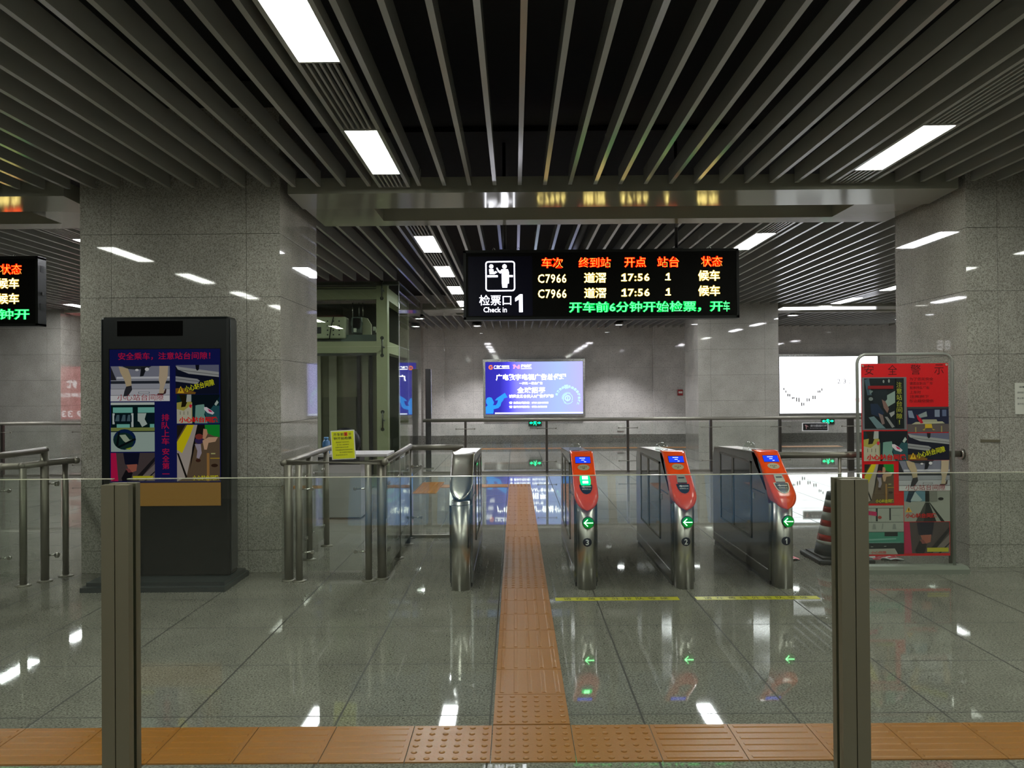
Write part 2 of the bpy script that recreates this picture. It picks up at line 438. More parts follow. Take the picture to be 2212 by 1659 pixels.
def downlight(x, y, label, power=330):
    t = thing('downlight', label, 'downlight', (x, y, SZ - 0.02), 0, 'round downlights near the far wall')
    MB().lathe([(0.085, 0.012), (0.12, 0.0), (0.125, 0.01), (0.12, 0.1), (0.085, 0.1)], (0, 0, 0), 24).build('trim_ring', STEELP, t)
    MB().lathe([(0.0005, 0.008), (0.083, 0.008), (0.083, 0.012), (0.0005, 0.012)], (0, 0, 0), 24).build('lens', emis('downlight_lens', 0.95, 0.97, 1, 30), t)
    MB().box(-0.2, 0.2, -0.01, 0.01, 0.1, 0.13).build('mounting_bar', STEEL, t)
    l = bpy.data.lights.new('downlight_lamp', 'SPOT'); l.energy = power; l.spot_size = math.radians(95); l.spot_blend = 0.7; l.color = (0.96, 0.95, 1); l.shadow_soft_size = 0.06
    o = bpy.data.objects.new('downlight_lamp', l); C.objects.link(o); o.location = (x, y, SZ - 0.05)
for x, y, lab in ((-0.948, 20.2, 'round downlight above the left edge of the blue advert'), (2.652, 20.2, 'round downlight under the departure board, right of the blue advert'),
                  (6.252, 17.9, 'round downlight above the white advert, left one'), (9.3, 19.2, 'round downlight above the white advert, right one by the pillar'),
                  (-2.148, 18.0, 'round downlight seen beside the lift glass')):
    downlight(x, y, lab)
for x in (-5.5, -8.2, -11, 12.5): downlight(x, 19.5, 'round downlight before the far wall behind the pillars', 330)

# ------------------------------------------------------------------ tactile paving
def dome(m, x, y, r=0.013, h=0.0032):
    m.lathe([(r, 0), (r * 0.85, h * 0.7), (r * 0.45, h)], (x, y, 0.0055), 8)
TW = 0.335
def tile(m, x0, y0, kind):
    x1, y1 = x0 + TW, y0 + TW; g = 0.002
    m.box(x0 + g, x1 - g, y0 + g, y1 - g, 0.0, 0.0055)
    if kind == 'dots':
        for i in range(6):
            for j in range(6): dome(m, x0 + TW * (i + 0.5) / 6, y0 + TW * (j + 0.5) / 6)
    elif kind == 'across':
        for j in range(6):
            yy = y0 + TW * (j + 0.5) / 6
            m.prism([(yy - 0.012, 0.0055), (yy + 0.012, 0.0055), (yy + 0.006, 0.008), (yy - 0.006, 0.008)], x0 + 0.02, x1 - 0.02, axis='X')
    elif kind == 'along':
        for j in range(5):
            xx = x0 + TW * (j + 0.5) / 5
            m.prism([(xx - 0.012, 0.0055), (xx + 0.012, 0.0055), (xx + 0.006, 0.008), (xx - 0.006, 0.008)], y0 + 0.02, y1 - 0.02, axis='Y')
XC = 0.061
m = MB(); y = 3.445
while y < 11.7:
    kind = 'dots' if y < 3.75 else ('along' if y < 5.5 else ('dots' if y < 7.75 else 'along'))
    tile(m, XC - TW / 2, y, kind); y += TW
tag(m.build('tactile_paving', TACT), 'long orange tactile paving strip running from the foreground through the gates', 'tactile paving', 'orange tactile paving strips')
m = MB()
for k in range(-9, 10): tile(m, XC - TW / 2 + k * TW, 3.1, 'dots' if abs(k) <= 1 else 'across')
tag(m.build('tactile_paving', TACT), 'orange tactile paving strip crossing the floor at the bottom of the picture', 'tactile paving', 'orange tactile paving strips')
m = MB()
for k in range(-3, 1): tile(m, XC - TW / 2 + k * TW, y, 'across' if k < 0 else 'dots')
for j in range(4): tile(m, XC - TW / 2 - 4 * TW, y - 0.335 * (j - 1), 'dots')
tag(m.build('tactile_paving', TACT), 'short orange tactile branch turning toward the glass lift', 'tactile paving', 'orange tactile paving strips')
m = MB()
for k in range(-36, 24): tile(m, XC - TW / 2 + k * TW, 19.3, 'flat')
tag(m.build('tactile_paving', TACT), 'thin orange tactile line on the floor along the far wall', 'tactile paving', 'orange tactile paving strips')

# ------------------------------------------------------------------ ticket gates
HP = [(0.963, 6.20), (0.958, 6.14), (0.93, 6.095), (0.88, 6.04), (0.83, 5.965), (0.774, 5.88), (0.73, 5.82), (0.69, 5.758), (0.64, 5.722), (0.58, 5.700), (0.5, 5.698)]
def hy(z):
    for (za, ya), (zb, yb) in zip(HP, HP[1:]):
        if zb <= z <= za: return ya + (yb - ya) * (za - z) / (za - zb)
    return HP[0][1] if z > HP[0][0] else HP[-1][1]
GW = 0.086                            # half width of a gate
hy_raw = hy
def hy(z): return sum(hy_raw(z + d) for d in (-0.03, -0.02, -0.01, 0, 0.01, 0.02, 0.03)) / 7 if z < 0.9 else hy_raw(z) 
def head_mesh(m, z_tip, mtl):
    zs = [0.963, 0.958, 0.945, 0.93, 0.905, 0.88, 0.855, 0.83, 0.80, 0.774, 0.75, 0.73, 0.71, 0.69]
    t0 = z_tip + 0.115
    zs = [z for z in zs if z > t0 + 0.01]
    zs += [t0 - (t0 - z_tip) * (k / 9.0) for k in range(10)]
    rings = []; i = m.mi(mtl)
    for z in zs:
        w = GW
        if z < t0: w = GW * math.sqrt(max(0.0, 1 - ((t0 - z) / (t0 - z_tip)) ** 2.1))
        w = max(w, 0.002); yf = hy(z)
        ring = []
        for q in range(-8, 9):
            u = q / 8.0; ring.append((u * w, yf + 0.022 * abs(u) ** 5, z))
        back = min(yf + 0.17, 6.26)
        ring.append((w, back, z)); ring.append((-w, back, z))
        rings.append([m.bm.verts.new(p) for p in ring])
    n = len(rings[0])
    for a, b in zip(rings, rings[1:]):
        for q in range(n):
            f = m.bm.faces.new([a[q], a[(q + 1) % n], b[(q + 1) % n], b[q]]); f.material_index = i; f.smooth = q < n - 3
    f = m.bm.faces.new(rings[0]); f.material_index = i
    f = m.bm.faces.new(rings[-1][::-1]); f.material_index = i
    return m
def decal(m, z0, z1, hw, cx=0.0, e=0.004, mtl=None, n=8):
    i = m.mi(mtl); rows = []
    for k in range(n + 1):
        z = z1 + (z0 - z1) * k / n; w = hw((z - z0) / (z1 - z0)) if callable(hw) else hw
        rows.append([m.bm.verts.new((cx - w, hy(z) - e, z)), m.bm.verts.new((cx + w, hy(z) - e, z))])
    for a, b in zip(rows, rows[1:]):
        f = m.bm.faces.new([a[0], a[1], b[1], b[0]]); f.material_index = i
    return m
GREEN_E = emis('arrow_green', 0.02, 1.0, 0.08, 7.0)
GREEN_W = emis('arrow_white_green', 0.25, 1.0, 0.35, 12.0)
SILV = mat('silver_paint', rgb(170, 168, 150), 0.35, 0.4)
def gate(x, number, label, group, orange=True, ready=False):
    t = thing('ticket_gate', label, 'ticket gate', (x, 0, 0), 0, group)
    # body
    m = MB()
    m.prism([(5.86, 0.03), (7.5, 0.03), (7.5, 0.80), (7.44, 0.895), (7.3, 0.905), (6.2, 0.945), (6.1, 0.9), (5.98, 0.78), (5.9, 0.69), (5.86, 0.6)], -GW, GW)
    m.build('body', DARKS, t)
    MB().box(-GW + 0.006, GW - 0.006, 5.87, 7.48, 0.0, 0.03).build('plinth', BLACK, t)
    # steel lid
    m = MB(); m.prism([(7.44, 0.897), (7.3, 0.907), (6.2, 0.947), (6.2, 0.955), (7.3, 0.915), (7.45, 0.903)], -GW - 0.002, GW + 0.002)
    m.build('lid', STEEL, t)
    # rounded front column
    m = MB(); w = 0.066; pts = [(-w, 5.87)] + [(-w * math.cos(a), 5.80 - 0.065 * math.sin(a)) for a in [PI * k / 14 for k in range(15)]] + [(w, 5.87)]
    m.prism([(a, b) for a, b in pts], 0.0, 0.64, axis='Z')
    for f in m.bm.faces: f.smooth = abs(f.normal.z) < 0.5 if f.normal.length else True
    col = m.build('front_column', STEEL, t)
    MB().prism([(a * 1.004, (b - 5.87) * 1.01 + 5.87) for a, b in pts], 0.615, 0.618, axis='Z').build('column_joint', BLACK, t)
    head = head_mesh(MB(), 0.575 if orange else 0.655, ORANGE if orange else STEELP).build('head_cover', None, t)
    if orange: head['label'] = 'glossy orange head cover'
    # recessed dark side windows with a steel post
    for s in (-1, 1):
        m = MB(); xs = s * (GW + 0.0015)
        m.box(min(xs, xs - s * 0.003), max(xs, xs - s * 0.003), 6.3, 7.2, 0.28, 0.855)
        wn = m.build('side_window', GLASSD, t)
        m = MB()
        for ya, yb, za, zb in ((6.28, 6.3, 0.265, 0.87), (7.2, 7.22, 0.265, 0.87), (6.28, 7.22, 0.265, 0.28), (6.28, 7.22, 0.855, 0.87), (6.78, 6.83, 0.28, 0.855)):
            m.box(min(s * (GW - 0.002), s * (GW + 0.006)), max(s * (GW - 0.002), s * (GW + 0.006)), ya, yb, za, zb)
        m.build('window_frame', RAILM, t)
        MB().box(min(s * GW, s * (GW + 0.002)), max(s * GW, s * (GW + 0.002)), 5.95, 6.24, 0.655, 0.665).build('side_slot', BLACK, t)
        MB().box(min(s * GW, s * (GW + 0.004)), max(s * GW, s * (GW + 0.004)), 6.2, 6.235, 0.585, 0.63).build('side_sensor', SILV, t)
        MB().box(min(s * GW, s * (GW + 0.004)), max(s * GW, s * (GW + 0.004)), 5.9, 7.48, 0.10, 0.108).build('kick_line', STEELP, t)
    if not orange: return t
    # side accent of the head
    for s in (-1, 1):
        m = MB(); xs = s * (GW + 0.001)
        P = [(6.12, 0.90), (6.06, 0.875), (5.99, 0.79), (6.02, 0.79), (6.08, 0.85)]
        m.prism(P, min(xs, xs - s * 0.003), max(xs, xs - s * 0.003)); m.build('side_accent', mat('teal_accent', rgb(60, 80, 80), 0.3), t)
    # screen
    m = MB(); decal(m, 0.885, 0.932, 0.058, e=0.003, mtl=BLACK); decal(m, 0.888, 0.929, 0.056, e=0.005, mtl=emis('gate_screen_blue', 0.01, 0.04, 1.0, 1.6))
    for zc, hw_, cx in ((0.921, 0.022, -0.003), (0.908, 0.012, 0.0), (0.896, 0.008, 0.016)):
        for q in range(5):
            c = cx - hw_ + (q + 0.5) * hw_ * 2 / 5
            decal(m, zc - 0.0022, zc + 0.0022, hw_ / 5 * 0.8, cx=c, e=0.007, mtl=emis('screen_glyph', 0.8, 0.9, 1, 1.5), n=1)
    m.build('screen', None, t)
    # oval card reader
    m = MB(); decal(m, 0.838, 0.878, lambda v: 0.044 * math.sqrt(max(0.0, 1 - (2 * v - 1) ** 2)) + 0.0005, e=0.004, mtl=mat('reader_grey', rgb(160, 152, 120), 0.4), n=16)
    for zc, n_, c0 in ((0.861, 4, 0.013), (0.851, 2, 0.0095)):
        for q in range(n_): decal(m, zc - 0.0025, zc + 0.0025, 0.0035, cx=(q - (n_ - 1) / 2) * c0, e=0.0055, mtl=BLACK, n=1)
    m.build('card_reader', None, t)
    # scanner
    if ready:
        m = MB(); decal(m, 0.745, 0.81, lambda v: 0.033 + 0.006 * math.sin(PI * v), e=0.012, mtl=emis('scanner_green', 0.0, 0.9, 0.18, 2.6), n=8)
        decal(m, 0.782, 0.803, 0.021, e=0.015, mtl=GREEN_W, n=3); decal(m, 0.757, 0.772, 0.02, e=0.015, mtl=GREEN_W, n=3)
        o = m.build('ticket_scanner', None, t); o['label'] = 'ticket scanner glowing green'
    else:
        m = MB(); decal(m, 0.758, 0.808, lambda v: 0.036 - 0.006 * v, e=0.014, mtl=SILV, n=6)
        decal(m, 0.784, 0.792, 0.022, e=0.0165, mtl=BLACK, n=2); decal(m, 0.75, 0.757, 0.034, e=0.006, mtl=mat('dark_red_slot', rgb(70, 14, 8), 0.4), n=2)
        o = m.build('ticket_scanner', None, t); o['label'] = 'silver ticket scanner with a dark slot'
    m = MB()
    if number == '1': decal(m, 0.682, 0.752, lambda v: 0.054 * math.sqrt(max(0.0, 1 - (1 - v) ** 2.2)) + 0.0005, e=0.004, mtl=mat('pale_sticker', rgb(205, 200, 175), 0.4), n=10)
    decal(m, 0.688, 0.748, lambda v: 0.047 * math.sqrt(max(0.0, 1 - (1 - v) ** 2.2)) + 0.0005, e=0.006, mtl=BLACK, n=10)
    m.build('insert_plate', None, t)
    m = MB(); wm = mat('white_print', rgb(200, 198, 185), 0.5)
    i = m.mi(wm)
    def P(x_, z_): return (x_, hy(z_) - 0.0085, z_)
    m.faces([P(-0.012, 0.7375), P(0.038, 0.7375), P(0.038, 0.7325), P(-0.012, 0.7325)], [(0, 1, 2, 3)], wm)
    m.faces([P(-0.034, 0.735), P(-0.012, 0.742), P(-0.012, 0.728)], [(0, 1, 2)], wm)
    text('请持票检票入站', -0.03, 0.032, 0.715, 0.725, 0, wm, mb=m, xf=lambda p: (p[0], hy(p[2]) - 0.0085, p[2]))
    m.build('plate_arrow', None, t)
    # green arrow lamp on the column, with LED dots
    m = MB(); m.lathe([(0.044, 0.0), (0.044, 0.012), (0.039, 0.014)], (0.005, 5.712, 0.49), 28, BLACK, axis='Y')
    for v in m.bm.verts: v.co.y = 2 * 5.716 - v.co.y
    m.build('arrow_lamp', None, t)
    lamp = t
    m = MB(); gd = emis('lamp_disc_green', 0.0, 0.30, 0.03, 0.8)
    m.faces([(0.005 + 0.039 * math.cos(a), 5.7012, 0.49 + 0.039 * math.sin(a)) for a in [2 * PI * k / 28 for k in range(28)]], [tuple(range(28))], gd)
    dots = [(-0.028 + 0.0065 * k, 0.0) for k in range(10)] + [(-0.028 + 0.0055 * k, s_ * 0.0055 * k) for k in range(1, 5) for s_ in (-1, 1)]
    for a_, b_ in dots:
        c = (0.005 + a_, 0.49 + b_); r = 0.0034
        m.faces([(c[0] + r * math.cos(q * PI / 4), 5.7006, c[1] + r * math.sin(q * PI / 4)) for q in range(8)], [tuple(range(8))], GREEN_W)
    o = m.build('arrow_sign', None, t, recalc=False); o['label'] = 'glowing green arrow pointing left'
    # number badge bent round the column
    NB = mat('badge_navy', rgb(22, 24, 40), 0.4)
    m = MB()
    def cy(x_): return 5.80 - 0.065 * math.sqrt(max(0.02, 1 - (x_ / 0.066) ** 2)) - 0.0012
    zc, r = 0.345, 0.032
    for k in range(12):
        za = zc - r + 2 * r * k / 12; zb = zc - r + 2 * r * (k + 1) / 12
        wa = math.sqrt(max(0, r * r - (za - zc) ** 2)); wb = math.sqrt(max(0, r * r - (zb - zc) ** 2))
        for q in range(6):
            ua, ub = -1 + q / 3.0, -1 + (q + 1) / 3.0
            P4 = [(ua * wa, za), (ub * wa, za), (ub * wb, zb), (ua * wb, zb)]
            m.faces([(a, cy(a), b) for a, b in P4], [(0, 1, 2, 3)], NB)
    text(number, -0.012 if number != '1' else -0.007, 0.012 if number != '1' else 0.006, zc - 0.02, zc + 0.02, 0, mat('badge_white', rgb(225, 225, 225), 0.5), mb=m, offset=0.02, xf=lambda p: (p[0], cy(p[0]) - 0.0012, p[2]))
    bmesh.ops.remove_doubles(m.bm, verts=list(m.bm.verts), dist=1e-6)
    o = m.build('number_badge', None, t, recalc=False); o['label'] = 'dark round badge with number ' + number
    # clear dome lamp on the lid
    dm = glassmat('dome_clear', (0.9, 0.92, 0.9, 1), 1.45) if 'dome_clear' not in _mats else _mats['dome_clear']
    MB().lathe([(0.052, 0), (0.051, 0.02), (0.044, 0.042), (0.03, 0.056), (0.012, 0.062), (0.001, 0.063)], (-0.02, 6.55, 0.942), 24).build('dome_lamp', dm, t)
    MB().lathe([(0.056, 0), (0.056, 0.006), (0.02, 0.008)], (-0.02, 6.55, 0.938), 24).build('dome_ring', STEELP, t)
    return t
G = 'orange-headed ticket gates in a row'
gate(0.513, '3', 'orange-headed ticket gate numbered 3, nearest the tactile strip, scanner lit green', G, ready=True)
gate(1.2225, '2', 'orange-headed ticket gate numbered 2, middle one of three', G)
gate(1.942, '1', 'orange-headed ticket gate numbered 1, closest to the traffic cone', G)
gate(-0.402, '', 'all-steel end gate without orange head, left of the tactile strip', None, orange=False)

# ------------------------------------------------------------------ hanging departure boards
def led_board(x0, zb, y, label, marquee, mq0, mirror=False):
    """local: x from the left edge, z from the bottom edge, front at y=0"""
    W, H = 2.755, 0.687
    t = thing('departure_board', label, 'departure board', (x0, y, zb), 0, 'LED departure boards')
    m = MB(); m.box(0, W, 0, 0.13, 0, H); m.build('case', BLACK, t)
    m = MB()
    for a, b, c, d in ((-0.006, W + 0.006, H - 0.02, H + 0.006), (-0.006, W + 0.006, -0.006, 0.02), (-0.006, 0.02, 0, H), (W - 0.02, W + 0.006, 0, H)): m.box(a, b, -0.012, 0.13, c, d)
    m.build('frame', mat('board_frame', rgb(22, 24, 22), 0.4, spec=0.2), t)
    m = MB()
    for k in range(6):
        m.box(W + 0.006, W + 0.009, 0.03, 0.1, 0.60 - k * 0.012, 0.604 - k * 0.012); m.box(W + 0.006, W + 0.009, 0.03, 0.1, 0.22 - k * 0.012, 0.224 - k * 0.012)
    m.box(W + 0.006, W + 0.012, 0.05, 0.085, 0.31, 0.34); m.build('side_vents', BLACK, t)
    S = 720.6
    def X(z): return (z - 80) / S
    def Z(z): return (630 - z) / S
    MB().box(0.02, W - 0.02, -0.004, 0.0, 0.02, H - 0.02).build('screen', mat('led_screen', (0.004, 0.004, 0.003, 1), 0.5, spec=0.08), t)
    MB().box(X(110), X(575), -0.006, -0.004, Z(606), Z(175)).build('sign_panel', mat('sign_panel_navy', (0.006, 0.006, 0.02, 1), 0.4, spec=0.1), t)
    we = emis('sign_white', 0.9, 0.9, 1.0, 6.0); yy = -0.009
    # pictogram
    m = MB()
    def ring(x_0, x_1, z_0, z_1, r, w):
        o_, i_ = [], []
        for cx_, cz_, a0 in ((x_1 - r, z_1 - r, 0), (x_0 + r, z_1 - r, 90), (x_0 + r, z_0 + r, 180), (x_1 - r, z_0 + r, 270)):
            for k in range(6):
                a = math.radians(a0 + 90 * k / 5)
                o_.append((cx_ + r * math.cos(a), yy, cz_ + r * math.sin(a))); i_.append((cx_ + (r - w) * math.cos(a), yy, cz_ + (r - w) * math.sin(a)))
        n = len(o_); m.faces(o_ + i_, [(k, (k + 1) % n, n + (k + 1) % n, n + k) for k in range(n)], we)
    ring(X(235), X(450), Z(428), Z(210), 0.03, 0.012)
    def poly(pts): m.faces([(X(a), yy, Z(b)) for a, b in pts], [tuple(range(len(pts)))], we)
    def circ(cx_, cz_, r, n=16): poly([(cx_ + r * math.cos(2 * PI * k / n), cz_ + r * math.sin(2 * PI * k / n)) for k in range(n)])
    circ(278, 248, 15); circ(374, 249, 16)
    poly([(262, 268), (292, 268), (296, 290), (310, 282), (322, 290), (300, 304), (266, 304)])      # clerk
    poly([(250, 312), (324, 312), (324, 326), (250, 326)]); poly([(406, 312), (434, 312), (434, 326), (406, 326)])
    poly([(352, 270), (398, 270), (405, 290), (405, 372), (394, 372), (392, 402), (358, 402), (354, 372), (354, 292), (344, 300), (330, 290), (314, 262), (320, 256), (332, 276), (344, 282)])
    m.build('pictogram', None, t, recalc=False)
    m = MB(); text('检票口', X(190), X(420), Z(530), Z(455), yy, we, mb=m, offset=0.0); text('Check in', X(220), X(388), Z(580), Z(543), yy, we, mb=m, offset=0.0)
    text('1', X(450), X(503), Z(580), Z(452), yy, we, mb=m, offset=0.02)
    m.build('sign_lettering', None, t, recalc=False)
    red, rc = emis('led_red', 1.0, 0.006, 0.0, 3.2), emis('led_red_core', 1.0, 0.30, 0.04, 2.4)
    yel, yc = emis('led_yellow_rim', 0.62, 0.40, 0.05, 1.2), emis('led_yellow_core', 1.0, 0.80, 0.26, 5.0)
    grn, gc = emis('led_green_rim', 0.0, 0.5, 0.06, 1.8), emis('led_green_core', 0.09, 1.0, 0.22, 2.8)
    # LED words: a coloured rim behind a brighter core
    def led(name, body, a, b, z_1, z_0, rim, core, of=(0.05, 0.0)):
        m = MB()
        if body[0] == '1' and len(body) > 1:
            w = (b - a) * 0.13
            for e, yy_, c in ((4, -0.006, rim), (0, -0.0075, core)): text('1', X(a - e), X(a + w + e), Z(z_0 + e), Z(z_1 - e), yy_, c, mb=m)
            for e, yy_, c in ((4, -0.006, rim), (0, -0.0075, core)): m.box(X(a - 4 - e / 2), X(a + w + 10 + e / 2), yy_ - 0.0002, yy_, Z(z_0 + e / 2), Z(z_0 - 7 - e / 2), c)
            body, a = body[1:], a + w * 1.75
        sp_ = 1.12 if body[0].isascii() else 1.0
        text(body, X(a) - 0.004, X(b) + 0.004, Z(z_0) - 0.004, Z(z_1) + 0.004, -0.006, rim, mb=m, offset=of[0], spacing=sp_)
        text(body, X(a), X(b), Z(z_0), Z(z_1), -0.0075, core, mb=m, spacing=sp_, offset=-0.014 if core is rc else (0.006 if core is yc else of[1]))
        if body == '1': m.box(X(a - 8), X(b + 10), -0.0077, -0.0075, Z(z_0), Z(z_0 - 7), core)
        m.build(name, None, t, recalc=False)
    for b_, a, e in (('车次', 645, 798), ('终到站', 912, 1142), ('开点', 1243, 1398), ('站台', 1482, 1636), ('状态', 1797, 1950)): led('header_word', b_, a, e, 188, 262, red, rc)
    for z_1, z_0 in ((302, 372), (412, 482)):
        led('train_number', 'C7966', 616, 820, z_1 + 6, z_0 - 2, yel, yc, of=(0.03, 0.0)); led('destination', '道滘', 950, 1108, z_1 - 4, z_0, yel, yc); led('departure_time', '17:56', 1222, 1422, z_1 + 6, z_0 - 10, yel, yc)
        led('platform_number', '1', 1543, 1566, z_1 + 4, z_0 - 14, yel, yc); led('status', '候车', 1775, 1930, z_1 - 14, z_0 - 8, yel, yc)
    led('scrolling_line', marquee, mq0, 1950 if not mirror else 2004, 510, 588, grn, gc)
    if not mirror: led('scrolling_line', '车', 1955, 2000, 512, 586, grn, gc, of=(0.02, 0.0))
    # hanging poles
    for px in (0.41, 2.15):
        p = MB(); p.tube([(px, 0.065, H), (px, 0.065, 3.99 - zb - 0.001)], 0.017, 12); p.box(px - 0.06, px + 0.06, 0.02, 0.11, H, H + 0.02); p.box(px - 0.06, px + 0.06, 0.0, 0.13, 3.975 - zb, 3.99 - zb)
        p.build('hanging_pole', mat('pole_black', rgb(22, 22, 22), 0.4), t)
    for px in (0.3, 0.55, 2.48):
        p = MB(); p.tube([(px + 0.012 * math.cos(a), 0.06, H + 0.02 + 0.02 * math.sin(a)) for a in [2 * PI * k / 12 for k in range(13)]], 0.0025, 6, caps=False)
        p.build('lifting_eye', STEELP, t)
    return t
led_board(-0.502, 2.156, 8.0, 'wide LED departure board with check-in sign hanging above the ticket gates', '开车前6分钟开始检票，开', 840)
led_board(-4.755 - 2.755, 2.125, 7.93, 'LED departure board cut off by the left edge of the picture', '始检票，开车前6分钟开', 820, mirror=True)

# ------------------------------------------------------------------ railings
def clamp(parent, x, y, z, ax, s=0.05, m=None):
    q = MB()
    if ax == 'X': q.tube([(x - s, y, z), (x + s, y, z)], 0.006, 8)
    else: q.tube([(x, y - s, z), (x, y + s, z)], 0.006, 8)
    for d in (-s, s):
        p = (x + d, y, z) if ax == 'X' else (x, y + d, z)
        q.lathe([(0.014, -0.008), (0.014, 0.008)], p, 10, axis='Y' if ax == 'X' else 'X')
    q.build('glass_clamp', m or STEELP, parent)
def rpost(parent, x, y, h, r=0.022, m=None, base=True, lean=False, w=None):
    q = MB()
    if w: q.bbox(x - w / 2, x + w / 2, y - 0.02, y + 0.02, 0, h, 0.004)
    else: q.tube([(x, y, 0.0), (x, y, h)], r, 16)
    if base: q.lathe([(0.055, 0), (0.055, 0.006), (r + 0.004, 0.012)], (x, y, 0), 20)
    return q.build('post', m or RAILM, parent)
def rail(parent, pts, r=0.025, m=None, name='handrail', balls=True):
    q = MB(); q.tube(pts, r, 18)
    if balls:
        for p in pts:
            b = bmesh.new(); bmesh.ops.create_uvsphere(b, u_segments=16, v_segments=10, radius=r * 1.12)
            for v in b.verts: v.co += Vector(p)
            q.merge(b, None, True)
    return q.build(name, m or RAILM, parent)
def pane(parent, x0, x1, y0, y1, z0, z1, m=GLASS, name='glass_panel'):
    return MB().box(x0, x1, y0, y1, z0, z1).build(name, m, parent)

# pen of railings at the lift side, in front of the desk
t = thing('glass_railing', 'U-shaped steel and glass railing pen between the kiosk pillar and the steel end gate', 'railing', (0, 0, 0))
rail(t, [(-1.77, 7.62, 0.905), (-1.775, 6.1, 0.9), (-1.0, 6.1, 0.9), (-1.02, 7.72, 0.905)])
for x, y in ((-1.74, 6.1), (-1.655, 6.08), (-1.125, 6.08), (-1.035, 6.14), (-1.775, 6.85), (-1.77, 7.45), (-1.02, 6.88), (-1.02, 7.5)):
    rpost(t, x, y, 0.885, 0.034 if (x, y) in ((-1.74, 6.1), (-1.035, 6.14)) else 0.026)
pane(t, -1.62, -1.16, 6.075, 6.085, 0.08, 0.82)
for x in (-1.6, -1.18):
    for z in (0.7, 0.22): clamp(t, x, 6.08, z, 'X', 0.045)
pane(t, -1.785, -1.775, 6.2, 6.8, 0.08, 0.82, GLASSG); pane(t, -1.785, -1.775, 6.9, 7.4, 0.08, 0.82, GLASSG)
pane(t, -1.005, -0.995, 6.2, 6.84, 0.08, 0.86, GLASSG); pane(t, -1.005, -0.995, 6.92, 7.5, 0.08, 0.86, GLASSG)
for y in (6.28, 6.76, 6.98, 7.36):
    for z in (0.72, 0.2):
        clamp(t, -1.0, y, z, 'Y', 0.03); clamp(t, -1.78, y, z, 'Y', 0.03)

t = thing('glass_railing', 'short steel and glass railing joining the pen to the steel end gate', 'railing', (0, 0, 0))
rail(t, [(-1.05, 7.82, 0.885), (-0.51, 7.82, 0.885)], balls=False, r=0.028)
rpost(t, -1.04, 7.82, 0.87, 0.02); rpost(t, -0.6, 7.82, 0.87, 0.016)
pane(t, -1.01, -0.63, 7.815, 7.825, 0.05, 0.82)
MB().box(-1.05, -0.51, 7.805, 7.835, 0, 0.03).build('floor_channel', RAILM, t)
for z in (0.7, 0.2): clamp(t, -0.97, 7.82, z, 'X', 0.04)

# railing left of the kiosk pillar
t = thing('glass_railing', 'steel railings with a bent and a taller handrail meeting left of the kiosk pillar', 'railing', (0, 0, 0))
rail(t, [(-5.6, 5.9, 0.9), (-3.86, 5.97, 0.9), (-3.72, 5.99, 0.9), (-3.62, 6.12, 0.91), (-3.56, 6.3, 0.91), (-3.5, 6.34, 0.91)])
for x, y, r in ((-3.71, 5.99, 0.026), (-3.565, 6.3, 0.023), (-4.9, 5.93, 0.026)): rpost(t, x, y, 0.885, r)
pane(t, -4.85, -3.78, 5.93, 5.94, 0.08, 0.82)
for z in (0.72, 0.22): clamp(t, -3.82, 5.935, z, 'X', 0.04)
rail(t, [(-3.63, 6.14, 1.01), (-3.63, 5.1, 1.01)], r=0.024)
rpost(t, -3.63, 6.13, 1.0, 0.03); rpost(t, -3.63, 5.12, 1.0, 0.03)
pane(t, -3.635, -3.625, 5.2, 6.05, 0.1, 0.92)
for z in (0.75, 0.2):
    for d in (0.0,):
        q = MB(); q.tube([(-3.63, 6.13, z), (-3.53, 6.13, z)], 0.008, 8); q.lathe([(0.02, 0), (0.02, 0.02)], (-3.545, 6.13, z), 12, axis='X'); q.build('stub_clamp', STEELP, t)

# railing between gate 1 and the right pillar
t = thing('glass_railing', 'steel railing between gate 1 and the right pillar, behind the banner', 'railing', (0, 0, 0))
rail(t, [(2.05, 6.45, 0.9), (3.585, 6.45, 0.9)], r=0.026, balls=False)
MB().lathe([(0.045, -0.012), (0.045, 0.012)], (3.6, 6.45, 0.9), 20, axis='X').build('wall_flange', STEELP, t)
rpost(t, 3.52, 6.45, 0.89, 0.026); rpost(t, 2.62, 6.45, 0.89, 0.014, base=False)
pane(t, 2.78, 3.45, 6.445, 6.455, 0.1, 0.82, GLASSG)
for z in (0.72, 0.25): clamp(t, 3.44, 6.45, z, 'X', 0.04)

# long railing in front of the stair opening
def far_rail(x0, x1, posts, label, thick=()):
    t = thing('glass_railing', label, 'railing', (0, 0, 0))
    Y = 13.8
    q = MB(); q.tube([(x0, Y, 0.92), (x1, Y, 0.92)], 0.03, 16); q.build('handrail', RAILM, t)
    for x in posts:
        q = MB()
        w = 0.05 if x in thick else 0.02
        q.box(x - w, x + w, Y - 0.03, Y + 0.03, 0, 0.9); q.build('post', mat('far_post_steel', (0.12, 0.11, 0.1, 1), 0.3, 1.0), t)
        for z in (0.77, 0.2): clamp(t, x, Y - 0.035, z, 'X', 0.16, RAILM)
    xs = [x0] + list(posts) + [x1]
    for a, b in zip(xs, xs[1:]):
        if b - a > 0.3: pane(t, a + 0.03, b - 0.03, Y - 0.005, Y + 0.005, 0.05, 0.86)
    MB().box(x0, x1, Y - 0.02, Y + 0.02, 0, 0.035).build('floor_channel', RAILM, t)
far_rail(-1.6, 8.6, (-0.86, 0.545, 1.95, 3.385, 4.58, 5.8, 7.2), 'long glass railing across the hall behind the ticket gates', (5.8,))
far_rail(-12.5, -7.45, (-11.7, -10.3, -8.9, -7.5), 'far glass railing seen left of the kiosk pillar')

